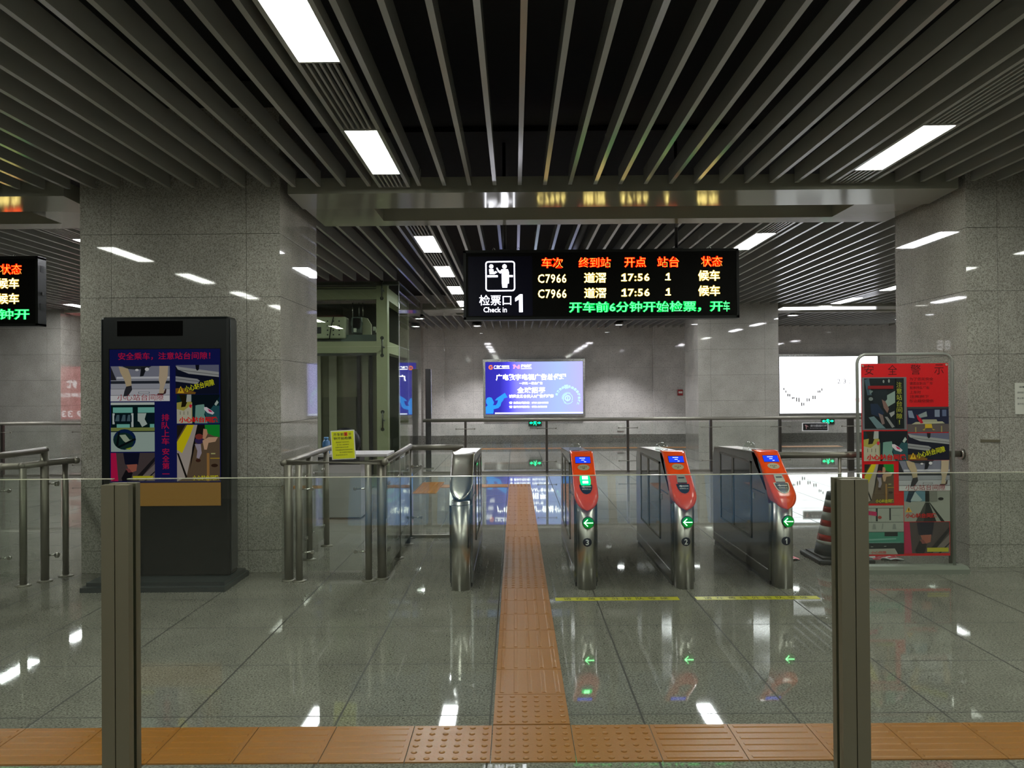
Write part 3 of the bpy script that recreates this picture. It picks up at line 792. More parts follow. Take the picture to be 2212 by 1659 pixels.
# ------------------------------------------------------------------ glass barrier in front of the camera
t = thing('glass_barrier', 'waist-high glass barrier with two dull steel posts close to the camera', 'glass barrier', (0, 0, 0))
BY = 1.89; BT = 1.245
for x in (-0.938, 0.79):
    q = MB(); w = 0.032
    q.box(x - w, x - 0.0012, BY - 0.03, BY - 0.007, 0, BT - 0.012); q.box(x + 0.0012, x + w, BY - 0.03, BY - 0.007, 0, BT - 0.012)
    q.box(x - w, x + w, BY + 0.007, BY + 0.03, 0, BT - 0.012); q.box(x - 0.0012, x + 0.0012, BY - 0.026, BY - 0.007, 0, BT - 0.02)
    q.build('barrier_post', STEELD, t)
    MB().box(x - w - 0.03, x + w + 0.03, BY - 0.07, BY + 0.07, 0, 0.012).build('base_plate', STEELD, t)
CLRG = glassmat('barrier_glass', (0.93, 0.955, 0.925, 1), 1.62)
for a, b in ((-3.4, -0.955), (-0.921, 0.773), (0.807, 3.4)):
    MB().box(a, b, BY - 0.005, BY + 0.005, 0.06, BT - 0.001).build('glass_panel', CLRG, t)
    MB().box(a, b, BY - 0.005, BY + 0.005, BT - 0.001, BT + 0.0004).build('polished_edge', mat('glass_rim', rgb(190, 187, 168), 0.2), t)
for x in (-0.938, 0.79):
    MB().box(x - 0.018, x + 0.018, BY - 0.0045, BY + 0.0045, 0.06, BT - 0.05).build('post_seal', EDGE, t)

# ------------------------------------------------------------------ display kiosk
def pic_legs(n, p, x0, x1, z0, z1, y, M):
    sh = [((150, 152, 160), R_(0, 0, 1, 1)), ((120, 122, 135), R_(0, .62, 1, 1)), ((40, 44, 52), R_(0, .50, 1, .58)), ((185, 186, 190), R_(.1, .64, 1, .70)),
          ((40, 40, 45), [(0, .6), (.1, .6), (0, 1)]), ((175, 175, 180), R_(0, .18, 1, .36)), ((60, 62, 66), R_(0, .345, 1, .355)), ((90, 92, 100), R_(.47, .22, .66, .27)),
          ((190, 190, 192), R_(.48, .23, .65, .26)), ((200, 200, 200), R_(0, 0, 1, .17)), ((80, 82, 86), R_(0, .165, 1, .175)),
          ((40, 44, 48), [(.2, 1), (.7, 1), (.62, .93), (.45, .9), (.3, .92)]), ((25, 27, 32), [(.52, .97), (.62, .97), (.56, .72), (.50, .70)]), ((205, 205, 205), disc(.45, .89, .03, .03)), ((205, 205, 205), disc(.62, .91, .035, .05)),
          ((176, 158, 125), [(.14, 1), (.30, .93), (.35, .7), (.36, .42), (.27, .42), (.24, .6), (.17, .82)]),
          ((180, 162, 135), [(.83, 1), (.98, 1), (.97, .7), (.90, .35), (.93, .22), (.82, .2), (.84, .45), (.82, .6), (.83, .85)]),
          ((45, 45, 50), [(.27, .42), (.36, .45), (.37, .33), (.30, .15), (.22, .14), (.24, .3)]), ((60, 42, 40), [(.80, .22), (.90, .22), (.93, .35), (.95, .34), (.94, .22), (.88, .17), (.80, .19)])]
    return picture(n, x0, x1, z0, z1, y, sh, M, p, [('小心站台间隙', .12, .90, .02, .20, (150, 22, 40), 0.0, 0)])
def pic_gap(n, p, x0, x1, z0, z1, y, M):
    sh = [((18, 22, 38), R_(0, 0, 1, 1)), ((95, 98, 118), [(0, 1), (1, 1), (1, .72), (.1, .92)]), ((150, 152, 150), [(0, .98), (.12, .93), (1, .75), (1, .58), (.3, .70), (.05, .85)]),
          ((90, 92, 92), [(.1, .84), (1, .66), (1, .64), (.1, .82)]), ((140, 142, 142), [(0, .62), (.5, .52), (.56, .46), (.5, .34), (0, .44)]), ((80, 80, 84), [(0, .54), (.54, .44), (.54, .42), (0, .52)]),
          ((18, 20, 28), [(.46, 1), (.55, 1), (.54, .84), (.50, .80), (.47, .86)]), ((120, 84, 30), [(0, .2), (.15, .22), (.47, .06), (.45, 0), (0, .02)]),
          ((208, 168, 40), [(.04, .04), (.2, .04), (.12, .28)]), ((30, 26, 12), R_(.11, .1, .13, .21))]
    return picture(n, x0, x1, z0, z1, y, sh, M, p, [('小心站台间隙', .2, .90, .18, .40, (200, 200, 30), 0.02, .24)])
def pic_shoe(n, p, x0, x1, z0, z1, y, M):
    sh = [((14, 40, 44), R_(0, 0, 1, 1)), ((178, 174, 150), R_(0, 0, .36, .72)), ((160, 152, 70), [(0, .72), (0, .5), (.16, .44), (.3, .6), (.36, .72), (.3, .8)]), ((30, 26, 12), [(.05, 1), (.2, 1), (.24, .72), (.2, .58), (.1, .56), (.12, .75)]),
          ((160, 165, 158), [(.24, 1), (.34, 1), (.34, .76), (.22, .74)]), ((110, 150, 136), [(.42, .0), (.72, .0), (.64, .3), (.7, .62), (.6, .68), (.44, .62)]), ((35, 78, 84), [(.72, 0), (1, 0), (1, .6), (.7, .62), (.66, .35)]),
          ((12, 22, 28), [(.36, 1), (1, 1), (1, .92), (.8, .5), (.66, .46), (.64, .66), (.36, .62)]), ((165, 180, 170), [(.88, .66), (.94, .80), (.98, .72), (.92, .60)]),
          ((205, 196, 200), [(.64, .56), (.7, .56), (.82, .44), (.88, .36), (.84, .30), (.72, .36), (.64, .48)]), ((190, 40, 90), [(.72, .50), (.80, .45), (.84, .38), (.76, .40)]), ((200, 36, 60), disc(.33, .6, .035, .06)),
          ((60, 60, 50), R_(.08, .30, .09, .42)), ((60, 60, 50), R_(.17, .30, .18, .42)), ((60, 60, 50), R_(.26, .30, .27, .42)), ((160, 150, 90), R_(.35, .0, .365, .6))]
    return picture(n, x0, x1, z0, z1, y, sh, M, p, [('小心站台间隙', .06, .96, .03, .23, (205, 22, 22), 0.035, 0)])
def pic_train(n, p, x0, x1, z0, z1, y, M):
    sh = [((10, 28, 30), R_(0, 0, 1, 1)), ((150, 168, 158), R_(0, 0, 1, .40)), ((120, 130, 70), R_(0, .42, 1, .49)), ((180, 190, 182), R_(0, .95, 1, 1)),
          ((110, 175, 160), R_(.05, .79, .5, .90)), ((110, 175, 160), R_(.62, .79, 1, .90)), ((180, 190, 185), R_(.04, .56, .09, .78)), ((180, 190, 185), R_(.47, .5, .52, .78)),
          ((12, 26, 36), R_(.08, .60, .48, .74)), ((70, 92, 100), [(.1, .62), (.14, .75), (.2, .75), (.2, .62)]), ((70, 92, 100), [(.24, .62), (.28, .75), (.34, .75), (.34, .62)]), ((70, 92, 100), [(.37, .62), (.40, .75), (.45, .75), (.45, .62)]),
          ((110, 175, 160), R_(.14, .49, .44, .56)), ((165, 178, 170), [(.62, .78), (.82, .78), (.78, .66), (.84, .56), (.72, .5), (.66, .6), (.62, .62)]), ((12, 26, 36), R_(.84, .6, 1, .76)), ((110, 175, 160), R_(.9, .49, 1, .56)),
          ((14, 34, 70), disc(.32, .25, .26, .21)), ((20, 44, 40), disc(.30, .22, .23, .17)), ((150, 165, 140), [(.2, .34), (.34, .35), (.44, .24), (.55, .26), (.5, .21), (.36, .18), (.3, .22)]),
          ((10, 18, 20), [(.14, .1), (.2, .08), (.58, .24), (.56, .28)]), ((10, 18, 20), [(.12, .12), (.18, .12), (.22, .42), (.18, .4)]), ((140, 160, 50), [(.34, .06), (.5, .10), (.44, .04)])]
    return picture(n, x0, x1, z0, z1, y, sh, M, p)
def pic_rescue(n, p, x0, x1, z0, z1, y, M, words=True):
    sh = [((92, 76, 58), R_(0, 0, 1, 1)), ((34, 30, 24), [(0, 1), (.2, 1), (0, .74)]), ((200, 186, 20), [(.24, 1), (.40, 1), (.3, .8), (.12, .5), (0, .56), (0, .70)]), ((160, 150, 140), [(.40, 1), (.48, 1), (.36, .55), (.22, .08), (0, 0), (0, .56), (.12, .5), (.3, .8)]),
          ((26, 24, 20), [(0, .5), (.04, .5), (.24, .08), (.20, .06)]), ((24, 22, 20), [(.48, 1), (.68, 1), (.62, .8), (.44, .7), (.3, .2), (.36, .6)]), ((24, 130, 46), [(.65, 1), (1, 1), (1, .78), (.86, .80), (.74, .84), (.66, .9)]),
          ((180, 134, 104), [(.62, .93), (.70, .92), (.72, .84), (.66, .74), (.60, .76)]), ((50, 40, 80), disc(.52, .72, .10, .06)), ((120, 50, 44), disc(.52, .79, .09, .05)), ((186, 150, 120), [(.60, .72), (.74, .78), (.96, .78), (.90, .70), (.74, .68), (.70, .56), (.64, .56)]),
          ((150, 140, 150), [(.42, .66), (.56, .66), (.58, .5), (.52, .40), (.46, .42), (.48, .54)]), ((60, 36, 26), disc(.50, .37, .06, .03)), ((150, 110, 60), R_(.70, 0, .76, .50)), ((170, 140, 40), R_(.78, .40, 1, .415)), ((50, 34, 24), disc(.88, .28, .08, .03)), ((170, 170, 110), R_(.80, .48, .9, .5))]
    w = [('小心站台间隙', .36, .98, .02, .11, (190, 184, 30), 0.03, 0)] if words else []
    return picture(n, x0, x1, z0, z1, y, sh, M, p, w)
def pic_knee(n, p, x0, x1, z0, z1, y, M, pink=True):
    sh = [((70, 60, 60), R_(0, 0, 1, 1)), ((110, 100, 96), [(.6, 0), (1, .6), (1, 0)]), ((30, 28, 30), [(.55, .1), (1, .85), (1, .7), (.62, 0)]), ((30, 28, 30), [(.75, 0), (1, .35), (1, .3), (.8, 0)]),
          ((18, 20, 38), [(.28, 1), (.66, 1), (.62, .58), (.5, .5), (.32, .6)]), ((150, 86, 70), [(.36, .58), (.60, .60), (.58, .36), (.46, .30), (.40, .42)]), ((22, 20, 24), [(.24, .1), (.34, .4), (.5, .3), (.44, 0), (.26, 0)]), ((120, 60, 60), [(.34, .44), (.42, .44), (.48, .32), (.40, .30)])]
    if pink: sh.append(((176, 24, 70), [(0, 1), (.12, 1), (.17, 0), (0, 0)]))
    sh.append(((176, 170, 40), R_(.5, .05, .97, .18)))
    return picture(n, x0, x1, z0, z1, y, sh, M, p)

t = thing('display_kiosk', 'tall black advertising kiosk with lit safety poster screen, standing before the left pillar', 'display kiosk', (-2.64, 6.05, 0))
LK = lambda r, g, b: lcd(r, g, b, 0.5)
q = MB(); q.bbox(-0.485, 0.485, -0.05, 0.12, 0.06, 2.02, 0.02); q.build('cabinet', KIOSK, t)
for e in (0.4895, -0.4895): MB().bbox(e - 0.0025, e + 0.0025, -0.03, 0.1, 0.1, 2.0, 0.001).build('side_trim', mat('kiosk_trim', rgb(90, 94, 98), 0.25, 0.8), t)
q = MB()
q.prism([(-0.52, -0.29), (0.53, -0.29), (0.53, 0.24), (0.50, 0.27), (-0.50, 0.27), (-0.52, 0.24)], 0.0, 0.035, axis='Z')
q.prism([(-0.50, -0.24), (0.51, -0.24), (0.51, 0.22), (-0.50, 0.22)], 0.035, 0.062, axis='Z')
q.build('plinth', mat('kiosk_plinth', rgb(44, 50, 52), 0.3), t)
def kx(px): return (px / 4.146 + 150 - 1112) / 287.0 + 2.64
def kz(px): return 1.45 + (845.5 - (px / 4.146 + 660)) / 287.0
KY = -0.052
q = MB(); q.box(kx(345), kx(1352), KY - 0.001, KY + 0.002, kz(1795), kz(378)); q.build('screen_glass', mat('kiosk_screen_black', (0.003, 0.003, 0.004, 1), 0.15), t)
q = MB(); q.faces([(kx(352), KY - 0.002, kz(1580)), (kx(1346), KY - 0.002, kz(1580)), (kx(1346), KY - 0.002, kz(384)), (kx(352), KY - 0.002, kz(384))], [(0, 1, 2, 3)]); q.build('screen', lcd(16, 20, 66, 0.7), t, recalc=False)
q = MB(); q.faces([(kx(352), KY - 0.002, kz(1790)), (kx(1346), KY - 0.002, kz(1790)), (kx(1346), KY - 0.002, kz(1583)), (kx(352), KY - 0.002, kz(1583))], [(0, 1, 2, 3)]); o = q.build('caption_band', lcd(124, 92, 42, 0.7), t, recalc=False); o['label'] = 'plain ochre band under the picture'
KP = KY - 0.003
RDK = lcd(170, 20, 56, 0.6)
text('安全乘车，', kx(430), kx(742), kz(480), kz(412), KP, RDK, 'screen_title', t, offset=0.01)
text('注意站台间隙！', kx(790), kx(1258), kz(476), kz(412), KP, RDK, 'screen_title', t, offset=0.01)
text('排队上车', kx(818), kx(886), kz(1245), kz(962), KP, RDK, 'side_caption', t, offset=0.01, vertical=True)
text('安全第', kx(822), kx(886), kz(1465), kz(1270), KP, RDK, 'side_caption', t, offset=0.01, vertical=True)
MB().box(kx(822), kx(886), KP - 0.0005, KP, kz(1506), kz(1500), RDK).build('side_caption', None, t)
pic_legs('platform_picture', t, kx(362), kx(893), kz(850), kz(535), KP, LK)
pic_gap('platform_picture', t, kx(946), kx(1335), kz(790), kz(528), KP, LK)
pic_shoe('platform_picture', t, kx(955), kx(1340), kz(1052), kz(793), KP, LK)
pic_train('platform_picture', t, kx(362), kx(755), kz(1302), kz(860), KP, LK)
pic_rescue('platform_picture', t, kx(955), kx(1340), kz(1572), kz(1065), KP, LK)
pic_knee('platform_picture', t, kx(362), kx(755), kz(1565), kz(1312), KP, LK)
MB().box(kx(420), kx(1010), KY - 0.001, KY + 0.002, kz(265), kz(130)).build('camera_window', mat('kiosk_window', (0.002, 0.002, 0.002, 1), 0.08), t)

# ------------------------------------------------------------------ red warning banner in its stand
t = thing('banner_stand', 'red safety warning poster in a rounded steel frame stand by the right pillar', 'banner stand', (2.705, 6.23, 0))
def bx1(p): return (p / 7.214 + 1850 - 1857) / 275.0
def bz1(p): return 1.45 + (833.5 - (p / 7.214 + 770)) / 275.0
def bx2(p): return (p / 6.143 + 1850 - 1857) / 275.0
def bz2(p): return 1.45 + (833.5 - (p / 6.143 + 980)) / 275.0
PW = 0.678
BF = mat('banner_frame', rgb(140, 142, 136), 0.35, 0.2)
r = 0.012; z0, z1, xa, xb, cr = 0.05, 1.70, -0.03, 0.712, 0.07
P = [(xa, 0.0, z0), (xa, 0, z1 - cr)] + [(xa + cr - cr * math.cos(a), 0, z1 - cr + cr * math.sin(a)) for a in [PI / 2 * k / 6 for k in range(1, 7)]]
P += [(xb - cr + cr * math.sin(a), 0, z1 - cr + cr * math.cos(a)) for a in [PI / 2 * k / 6 for k in range(0, 7)]] + [(xb, 0, z0)]
MB().tube(P, r, 12).build('frame', BF, t)
q = MB(); q.prism([(-0.08, 0), (0.08, 0), (0.08, 0.03), (0.05, 0.055), (-0.04, 0.055), (-0.08, 0.035)], -0.06, 0.79); q.build('base', mat('banner_base', rgb(118, 122, 112), 0.4), t)
MB().box(xa + 0.012, xb - 0.012, 0.002, 0.006, 0.06, z1 - 0.02).build('clear_backing', GLASS, t)
q = MB(); q.box(0, PW, -0.004, 0.001, 0.128, 1.628); q.build('poster', ink(205, 14, 22), t)
for x, z in ((0.012, 1.612), (PW - 0.014, 1.616)): MB().lathe([(0.008, -0.0095), (0.008, -0.004)], (x, 0, z), 12, axis='Y').build('fixing_pin', SILV, t)
BP = -0.0055; IK = lambda r_, g_, b_: ink(r_, g_, b_)
DR = ink(70, 4, 10)
for ch, a, b in (('安', 95, 245), ('全', 462, 605), ('警', 815, 970), ('示', 1180, 1325)): text(ch, bx1(a), bx1(b), bz1(278), bz1(125), BP, DR, 'title_character', t, offset=-0.004)
for k, (ln, w) in enumerate((('为了您的安全', 370), ('请您在站台候车', 360), ('有序排队候车', 305), ('上车时', 175), ('注意脚下', 300), ('防止踏空受伤', 370))):
    text(ln, bx1(795), bx1(795 + w), bz1(372 + 68 * k), bz1(322 + 68 * k), BP, ink(130, 8, 14), 'notice_line', t, offset=0.02)
# picture 1: man stuck in the gap, yellow vertical writing
sh = [((104, 106, 110), R_(0, 0, 1, 1)), ((12, 22, 26), R_(.05, .025, .94, .98)), ((60, 80, 92), [(.06, .95), (.16, .98), (.22, .66), (.12, .66)]), ((110, 126, 124), [(.16, .76), (.26, .74), (.18, .68)]), ((130, 150, 140), [(.52, .64), (.74, .74), (.74, .52), (.58, .44), (.5, .52)]),
      ((20, 30, 36), [(.24, .74), (.56, .78), (.56, .58), (.42, .46), (.34, .4), (.24, .54)]), ((24, 40, 62), [(.18, .5), (.34, .5), (.5, .32), (.4, .24), (.2, .3)]), ((120, 92, 84), [(.44, .58), (.52, .54), (.6, .4), (.56, .32), (.48, .42)]), ((118, 100, 96), [(.36, .32), (.46, .28), (.5, .12), (.44, .1)]),
      ((96, 120, 124), [(.14, .24), (.26, .26), (.52, .03), (.32, .03)]), ((128, 130, 128), [(.5, .25), (.56, .25), (.72, .06), (.66, .04)]), ((150, 152, 150), [(.60, .32), (.72, .36), (.72, .30), (.64, .24)]), ((140, 145, 140), disc(.48, .92, .02, .03)), ((140, 145, 140), disc(.6, .93, .02, .035)), ((110, 120, 118), disc(.19, .59, .05, .035)),
      ((130, 22, 26), R_(.13, .78, .70, .84)), ((14, 22, 22), R_(.76, .03, .93, .975))]
mb = picture('warning_picture', bx1(58), bx1(748), bz1(1132), bz1(316), BP, sh, IK, t)
text('注意站台间隙', bx1(582), bx1(668), bz1(968), bz1(385), BP - 0.009, ink(170, 172, 60), 'picture_caption', t, vertical=True, offset=0.0)
text('！', bx1(615), bx1(635), bz1(1045), bz1(980), BP - 0.009, ink(170, 172, 60), 'picture_caption', t)
sh = [((24, 28, 56), R_(0, 0, 1, 1)), ((92, 82, 80), R_(0, 0, 1, .32)), ((120, 130, 150), [(.02, .85), (.12, .85), (.18, .55), (.04, .58)]), ((120, 130, 150), R_(.66, .60, .78, .88)), ((90, 100, 130), R_(.84, .62, .94, .88)), ((60, 56, 60), R_(0, .92, 1, 1)), ((130, 140, 140), [(.26, .68), (.46, .82), (.48, .62), (.3, .56)]),
      ((170, 168, 140), [(.1, .31), (.2, .40), (.84, .42), (.9, .34)]), ((150, 150, 126), [(.34, .40), (.36, .5), (.7, .5), (.72, .42)]), ((176, 20, 44), [(.22, .70), (.34, .52), (.38, .36), (.32, .34), (.24, .52)]), ((190, 160, 40), [(.42, .16), (.42, .32), (.58, .32), (.60, .16)]),
      ((170, 150, 60), [(.36, .10), (.44, .16), (.40, .06)]), ((170, 150, 60), [(.58, .14), (.66, .10), (.62, .07)]), ((150, 140, 90), R_(.18, .0, .21, .2)), ((150, 140, 90), R_(.80, .0, .83, .24))]
picture('warning_picture', bx1(752), bx1(1396), bz1(1170), bz1(778), BP, sh, IK, t)
pic_shoe('warning_picture', t, bx1(76), bx1(755), bz1(1612), bz1(1150), BP, IK)
pic_gap('warning_picture', t, bx1(758), bx1(1398), bz1(1602), bz1(1184), BP, IK)
pic_rescue('warning_picture', t, bx2(72), bx2(456), bz2(640), bz2(125), BP, IK)
pic_legs('warning_picture', t, bx2(522), bx2(1192), bz2(476), bz2(78), BP, IK)
sh = [((150, 152, 142), R_(0, 0, 1, 1)), ((90, 130, 145), R_(0, .66, .55, 1)), ((30, 50, 66), [(.04, .66), (.1, 1), (.26, 1), (.14, .62)]), ((160, 175, 176), [(.14, .68), (.24, .98), (.4, .7), (.34, .66)]), ((24, 30, 30), [(.46, .62), (.54, .62), (.70, 0), (.25, 0)]), ((60, 62, 58), [(.46, .60), (.48, .60), (.42, 0), (.25, 0)]),
      ((26, 30, 28), [(.54, .62), (.56, .62), (.88, 0), (.80, 0)]), ((20, 22, 20), R_(.46, .64, .55, 1)), ((30, 30, 28), disc(.8, .74, .06, .05)), ((120, 120, 112), R_(.56, .66, .72, 1)), ((220, 170, 60), [(.02, .31), (.17, .31), (.095, .48)]), ((24, 20, 10), R_(.085, .35, .105, .44))]
picture('warning_picture', bx2(588), bx2(1190), bz2(882), bz2(480), BP, sh, IK, t, [('小心站台间隙', .02, .70, .12, .28, (190, 24, 24), 0.03, 0)])
sh = [((156, 160, 150), R_(0, 0, 1, 1)), ((36, 40, 40), R_(.28, .40, .33, .90)), ((36, 40, 40), R_(.63, .44, .67, .90)), ((30, 34, 34), R_(0, .36, 1, .375)), ((90, 94, 92), R_(0, .89, 1, .91)), ((180, 24, 84), [(0, .82), (.30, .76), (.30, .60), (0, .66)]), ((150, 60, 50), disc(.38, .55, .05, .06)), ((110, 114, 110), R_(.15, .40, .155, .9)), ((120, 122, 118), R_(.7, .62, .9, .63)),
      ((130, 134, 128), [(.18, .1), (.2, .3), (.26, .3), (.28, .1)]), ((130, 134, 128), [(.7, .1), (.72, .3), (.78, .3), (.8, .1)]), ((130, 134, 128), [(.42, .1), (.44, .32), (.47, .32), (.45, .1)])]
picture('warning_picture', bx2(72), bx2(580), bz2(1014), bz2(668), BP, sh, IK, t)
sh = [((26, 34, 34), R_(0, 0, 1, 1)), ((56, 128, 108), R_(0, .5, 1, .98)), ((20, 30, 30), R_(.5, .8, .84, .98)), ((110, 160, 146), [(0, .68), (.8, .72), (.8, .66), (0, .60)]), ((90, 140, 128), R_(0, .5, .9, .55)), ((150, 150, 138), [(0, 0), (.84, 0), (.76, .26), (0, .24)]), ((180, 184, 180), R_(.14, .33, .2, .345)), ((180, 184, 180), R_(.48, .35, .54, .365))]
picture('warning_picture', bx2(72), bx2(580), bz2(1310), bz2(1014), BP, sh, IK, t, [('小心间隙', .14, .54, .02, .15, (180, 60, 60), 0.02, 0)])
pic_knee('warning_picture', t, bx2(582), bx2(1180), bz2(1300), bz2(890), BP, IK)

# ------------------------------------------------------------------ lit adverts on the far wall
AY = 21.49
def advert(x0, x1, z0, z1, label, face_mat, y=AY):
    t = thing('lightbox_advert', label, 'advert', ((x0 + x1) / 2, y, (z0 + z1) / 2))
    w, h = (x1 - x0) / 2, (z1 - z0) / 2
    q = MB()
    for a, b, c, d in ((-w - 0.06, w + 0.06, h, h + 0.07), (-w - 0.06, w + 0.06, -h - 0.07, -h), (-w - 0.06, -w, -h, h), (w, w + 0.06, -h, h)): q.box(a, b, -0.09, -0.001, c, d)
    q.build('frame', mat('advert_frame', rgb(170, 170, 165), 0.25, 0.8), t)
    MB().box(-w, w, -0.05, -0.001, -h, h).build('light_panel', face_mat, t)
    return t, w, h
bm_ = bpy.data.materials.new('blue_advert_print_and_glare'); bm_.use_nodes = True; nt = bm_.node_tree; nt.nodes.clear()
o_ = nt.nodes.new('ShaderNodeOutputMaterial'); e_ = nt.nodes.new('ShaderNodeEmission'); tc = nt.nodes.new('ShaderNodeTexCoord'); sp = nt.nodes.new('ShaderNodeSeparateXYZ'); cr = nt.nodes.new('ShaderNodeValToRGB')
nt.links.new(tc.outputs['Generated'], sp.inputs[0]); nt.links.new(sp.outputs['X'], cr.inputs[0]); nt.links.new(cr.outputs[0], e_.inputs[0]); nt.links.new(e_.outputs[0], o_.inputs[0])
el = cr.color_ramp.elements; el[0].position = 0.0; el[0].color = (0.03, 0.025, 0.36, 1); el[1].position = 1.0; el[1].color = (0.48, 0.46, 1.0, 1)  # printed gradient, with some reflection and overexposure painted into the ramp
for p_, c_ in ((0.15, (0.035, 0.03, 0.42, 1)), (0.24, (0.08, 0.07, 0.75, 1)), (0.32, (0.24, 0.23, 0.95, 1)), (0.5, (0.36, 0.40, 0.95, 1)), (0.75, (0.38, 0.50, 0.95, 1))):
    n_ = el.new(p_); n_.color = c_
e_.inputs[1].default_value = 1.25
t, w, h = advert(-0.79, 1.83, 0.78, 2.19, 'lit blue television advert with megaphone figure on the far wall', bm_)
def ax(p): return (p - 88) / (2100 - 88) * 2 * w - w
def az(p): return (1235 - p) / (1235 - 150) * 2 * h - h
AF = -0.053
AW = emis('advert_white', 0.95, 0.97, 1.0, 4.5); AC = emis('advert_cyan', 0.5, 1.0, 1.0, 1.5)
text('广电数字电视广告总代理', ax(305), ax(1760), az(535), az(402), AF, AW, 'headline', t, offset=0.03)
text('一开机 一换台广告', ax(790), ax(1268), az(625), az(568), AF, AW, 'subline', t, offset=0.02)
text('全球招募', ax(742), ax(1328), az(802), az(676), AF, AW, 'headline', t, offset=0.03, spacing=1.12)
text('诚邀业务合伙人&广告代理商', ax(575), ax(1495), az(900), az(828), AF, AW, 'subline', t, offset=0.03)
text('☎ 东莞公司热线：0769-22018888', ax(575), ax(1385), az(1028), az(975), AF, AW, 'phone_line', t, offset=0.02)
text('☎ 惠州公司热线：0752-2132138', ax(575), ax(1358), az(1110), az(1058), AF, AW, 'phone_line', t, offset=0.02)
text('广东广电网络', ax(265), ax(585), az(270), az(220), AF, AW, 'logo_name', t, offset=0.02)
text('捷电传媒', ax(825), ax(1045), az(268), az(205), AF, AW, 'logo_name', t, offset=0.02)
q = MB(); q.box(ax(268), ax(585), AF - 0.001, AF, az(292), az(280), AW); q.box(ax(825), ax(1045), AF - 0.001, AF, az(298), az(284), AW); q.build('logo_underline', None, t)
def band(q, cx, cz, r0, r1, a0, a1, m, n=20):
    k = [math.radians(a0 + (a1 - a0) * i / n) for i in range(n + 1)]
    q.faces([(cx + r0 * math.cos(a), AF, cz + r0 * math.sin(a)) for a in k] + [(cx + r1 * math.cos(a), AF, cz + r1 * math.sin(a)) for a in k], [(i, i + 1, n + 2 + i, n + 1 + i) for i in range(n)], m)
q = MB(); LO = emis('logo_orange', 1.0, 0.22, 0.05, 1.3); c0, c1 = ax(202), az(260)
band(q, c0, c1, 0.030, 0.062, 40, 330, LO); q.faces([(c0, AF - .001, c1 + 0.01), (c0 + 0.062, AF - .001, c1 + 0.01), (c0 + 0.062, AF - .001, c1 - 0.012), (c0, AF - .001, c1 - 0.012)], [(0, 1, 2, 3)], LO)
q.build('round_logo', None, t, recalc=False)
q = MB(); LP = emis('logo_pink', 1.0, 0.35, 0.6, 1.5)
pp = [(655, 210), (700, 205), (745, 255), (770, 212), (800, 212), (805, 290), (760, 298), (708, 248), (690, 296), (662, 294), (672, 250)]
q.faces([(ax(a), AF, az(b)) for a, b in pp], [tuple(range(len(pp)))], LP); q.build('ribbon_logo', None, t, recalc=False)
q = MB(); cx, cz = ax(1785), az(910)
for r0, r1, a0, a1 in ((0.050, 0.078, 30, 262), (0.102, 0.112, 100, 200), (0.125, 0.135, -30, 250), (0.150, 0.156, 60, 190), (0.150, 0.158, 230, 330)): band(q, cx, cz, r0, r1, a0, a1, AC)
band(q, cx, cz, 0.050, 0.078, -75, 20, AC); q.box(cx - 0.012, cx + 0.012, AF - 0.001, AF, cz - 0.08, cz + 0.035, AC)
q.build('circle_logo', None, t, recalc=False)
word = '未来你的视界由您掌握全媒体'
for k, ch in enumerate(word):
    a = math.radians(160 - 190 * k / (len(word) - 1)); R = 0.315; sz = 0.055 if ch == '视' else 0.034
    text(ch, cx + R * math.cos(a) - sz, cx + R * math.cos(a) + sz, cz + R * math.sin(a) * 0.98 - sz, cz + R * math.sin(a) * 0.98 + sz, AF, AC, 'arc_character', t, offset=0.03, rot=a - PI / 2)
q = MB(); BLU = emis('figure_blue', 0.03, 0.3, 0.95, 1.3)
fig = [(92, 1220), (92, 1080), (130, 1045), (100, 1000), (96, 940), (120, 890), (165, 878), (215, 890), (240, 940), (262, 985), (255, 1020), (235, 1045), (300, 1045), (330, 1000), (345, 940), (300, 950), (285, 942), (320, 900), (390, 855), (488, 790), (545, 885), (470, 905), (450, 950), (415, 990), (395, 1060), (350, 1105), (250, 1130), (255, 1160), (245, 1220)]
q.faces([(ax(max(90, a)), AF, az(b)) for a, b in fig], [tuple(range(len(fig)))], BLU)
q.build('megaphone_figure', None, t, recalc=False)
MB().box(-w + 0.25, w, AF, AF + 0.001, az(1225), az(1198)).build('light_strip', emis('advert_strip', 0.75, 0.85, 1.0, 1.6), t)

WE = emis('white_advert', 0.90, 0.92, 1.0, 3.4)
t, w, h = advert(7.07, 9.69, 0.75, 2.26, 'overexposed white lit advert on the far wall, left of the red banner', WE, 21.37)
TK = emis('advert_tick', 0.06, 0.06, 0.05, 1.0); TR = emis('advert_faint_red', 1.0, 0.6, 0.6, 1.6)
def wx(p): return (p / 4.424 + 1500 - 1113) / 80.5 - (7.07 + w)
def wz(p): return 1.45 + (835 - (p / 4.424 + 640)) / 80.5 - (0.75 + h)
for a, b, l in ((850, 880, 22), (868, 905, 22), (888, 938, 26), (906, 940, 26), (930, 966, 22), (944, 966, 18), (970, 980, 40), (992, 984, 42), (1018, 1026, 34), (1038, 1026, 28), (1070, 985, 34), (1090, 985, 28), (1126, 962, 34), (1146, 962, 34), (1176, 908, 22), (1192, 906, 22), (1212, 888, 24)):
    q = MB(); q.box(wx(a) - 0.015, wx(a) + 0.015, -0.0535, -0.052, wz(b + l / 2), wz(b - l / 2)); q.build('printed_tick', TK, t)
text('2 3 :', wx(1358), wx(1480), wz(832), wz(790), -0.053, TK, 'printed_number', t)
text('21181', wx(1372), wx(1568), wz(1010), wz(968), -0.053, TR, 'printed_number', t)
RE = emis('red_advert', 0.95, 0.10, 0.12, 1.6)
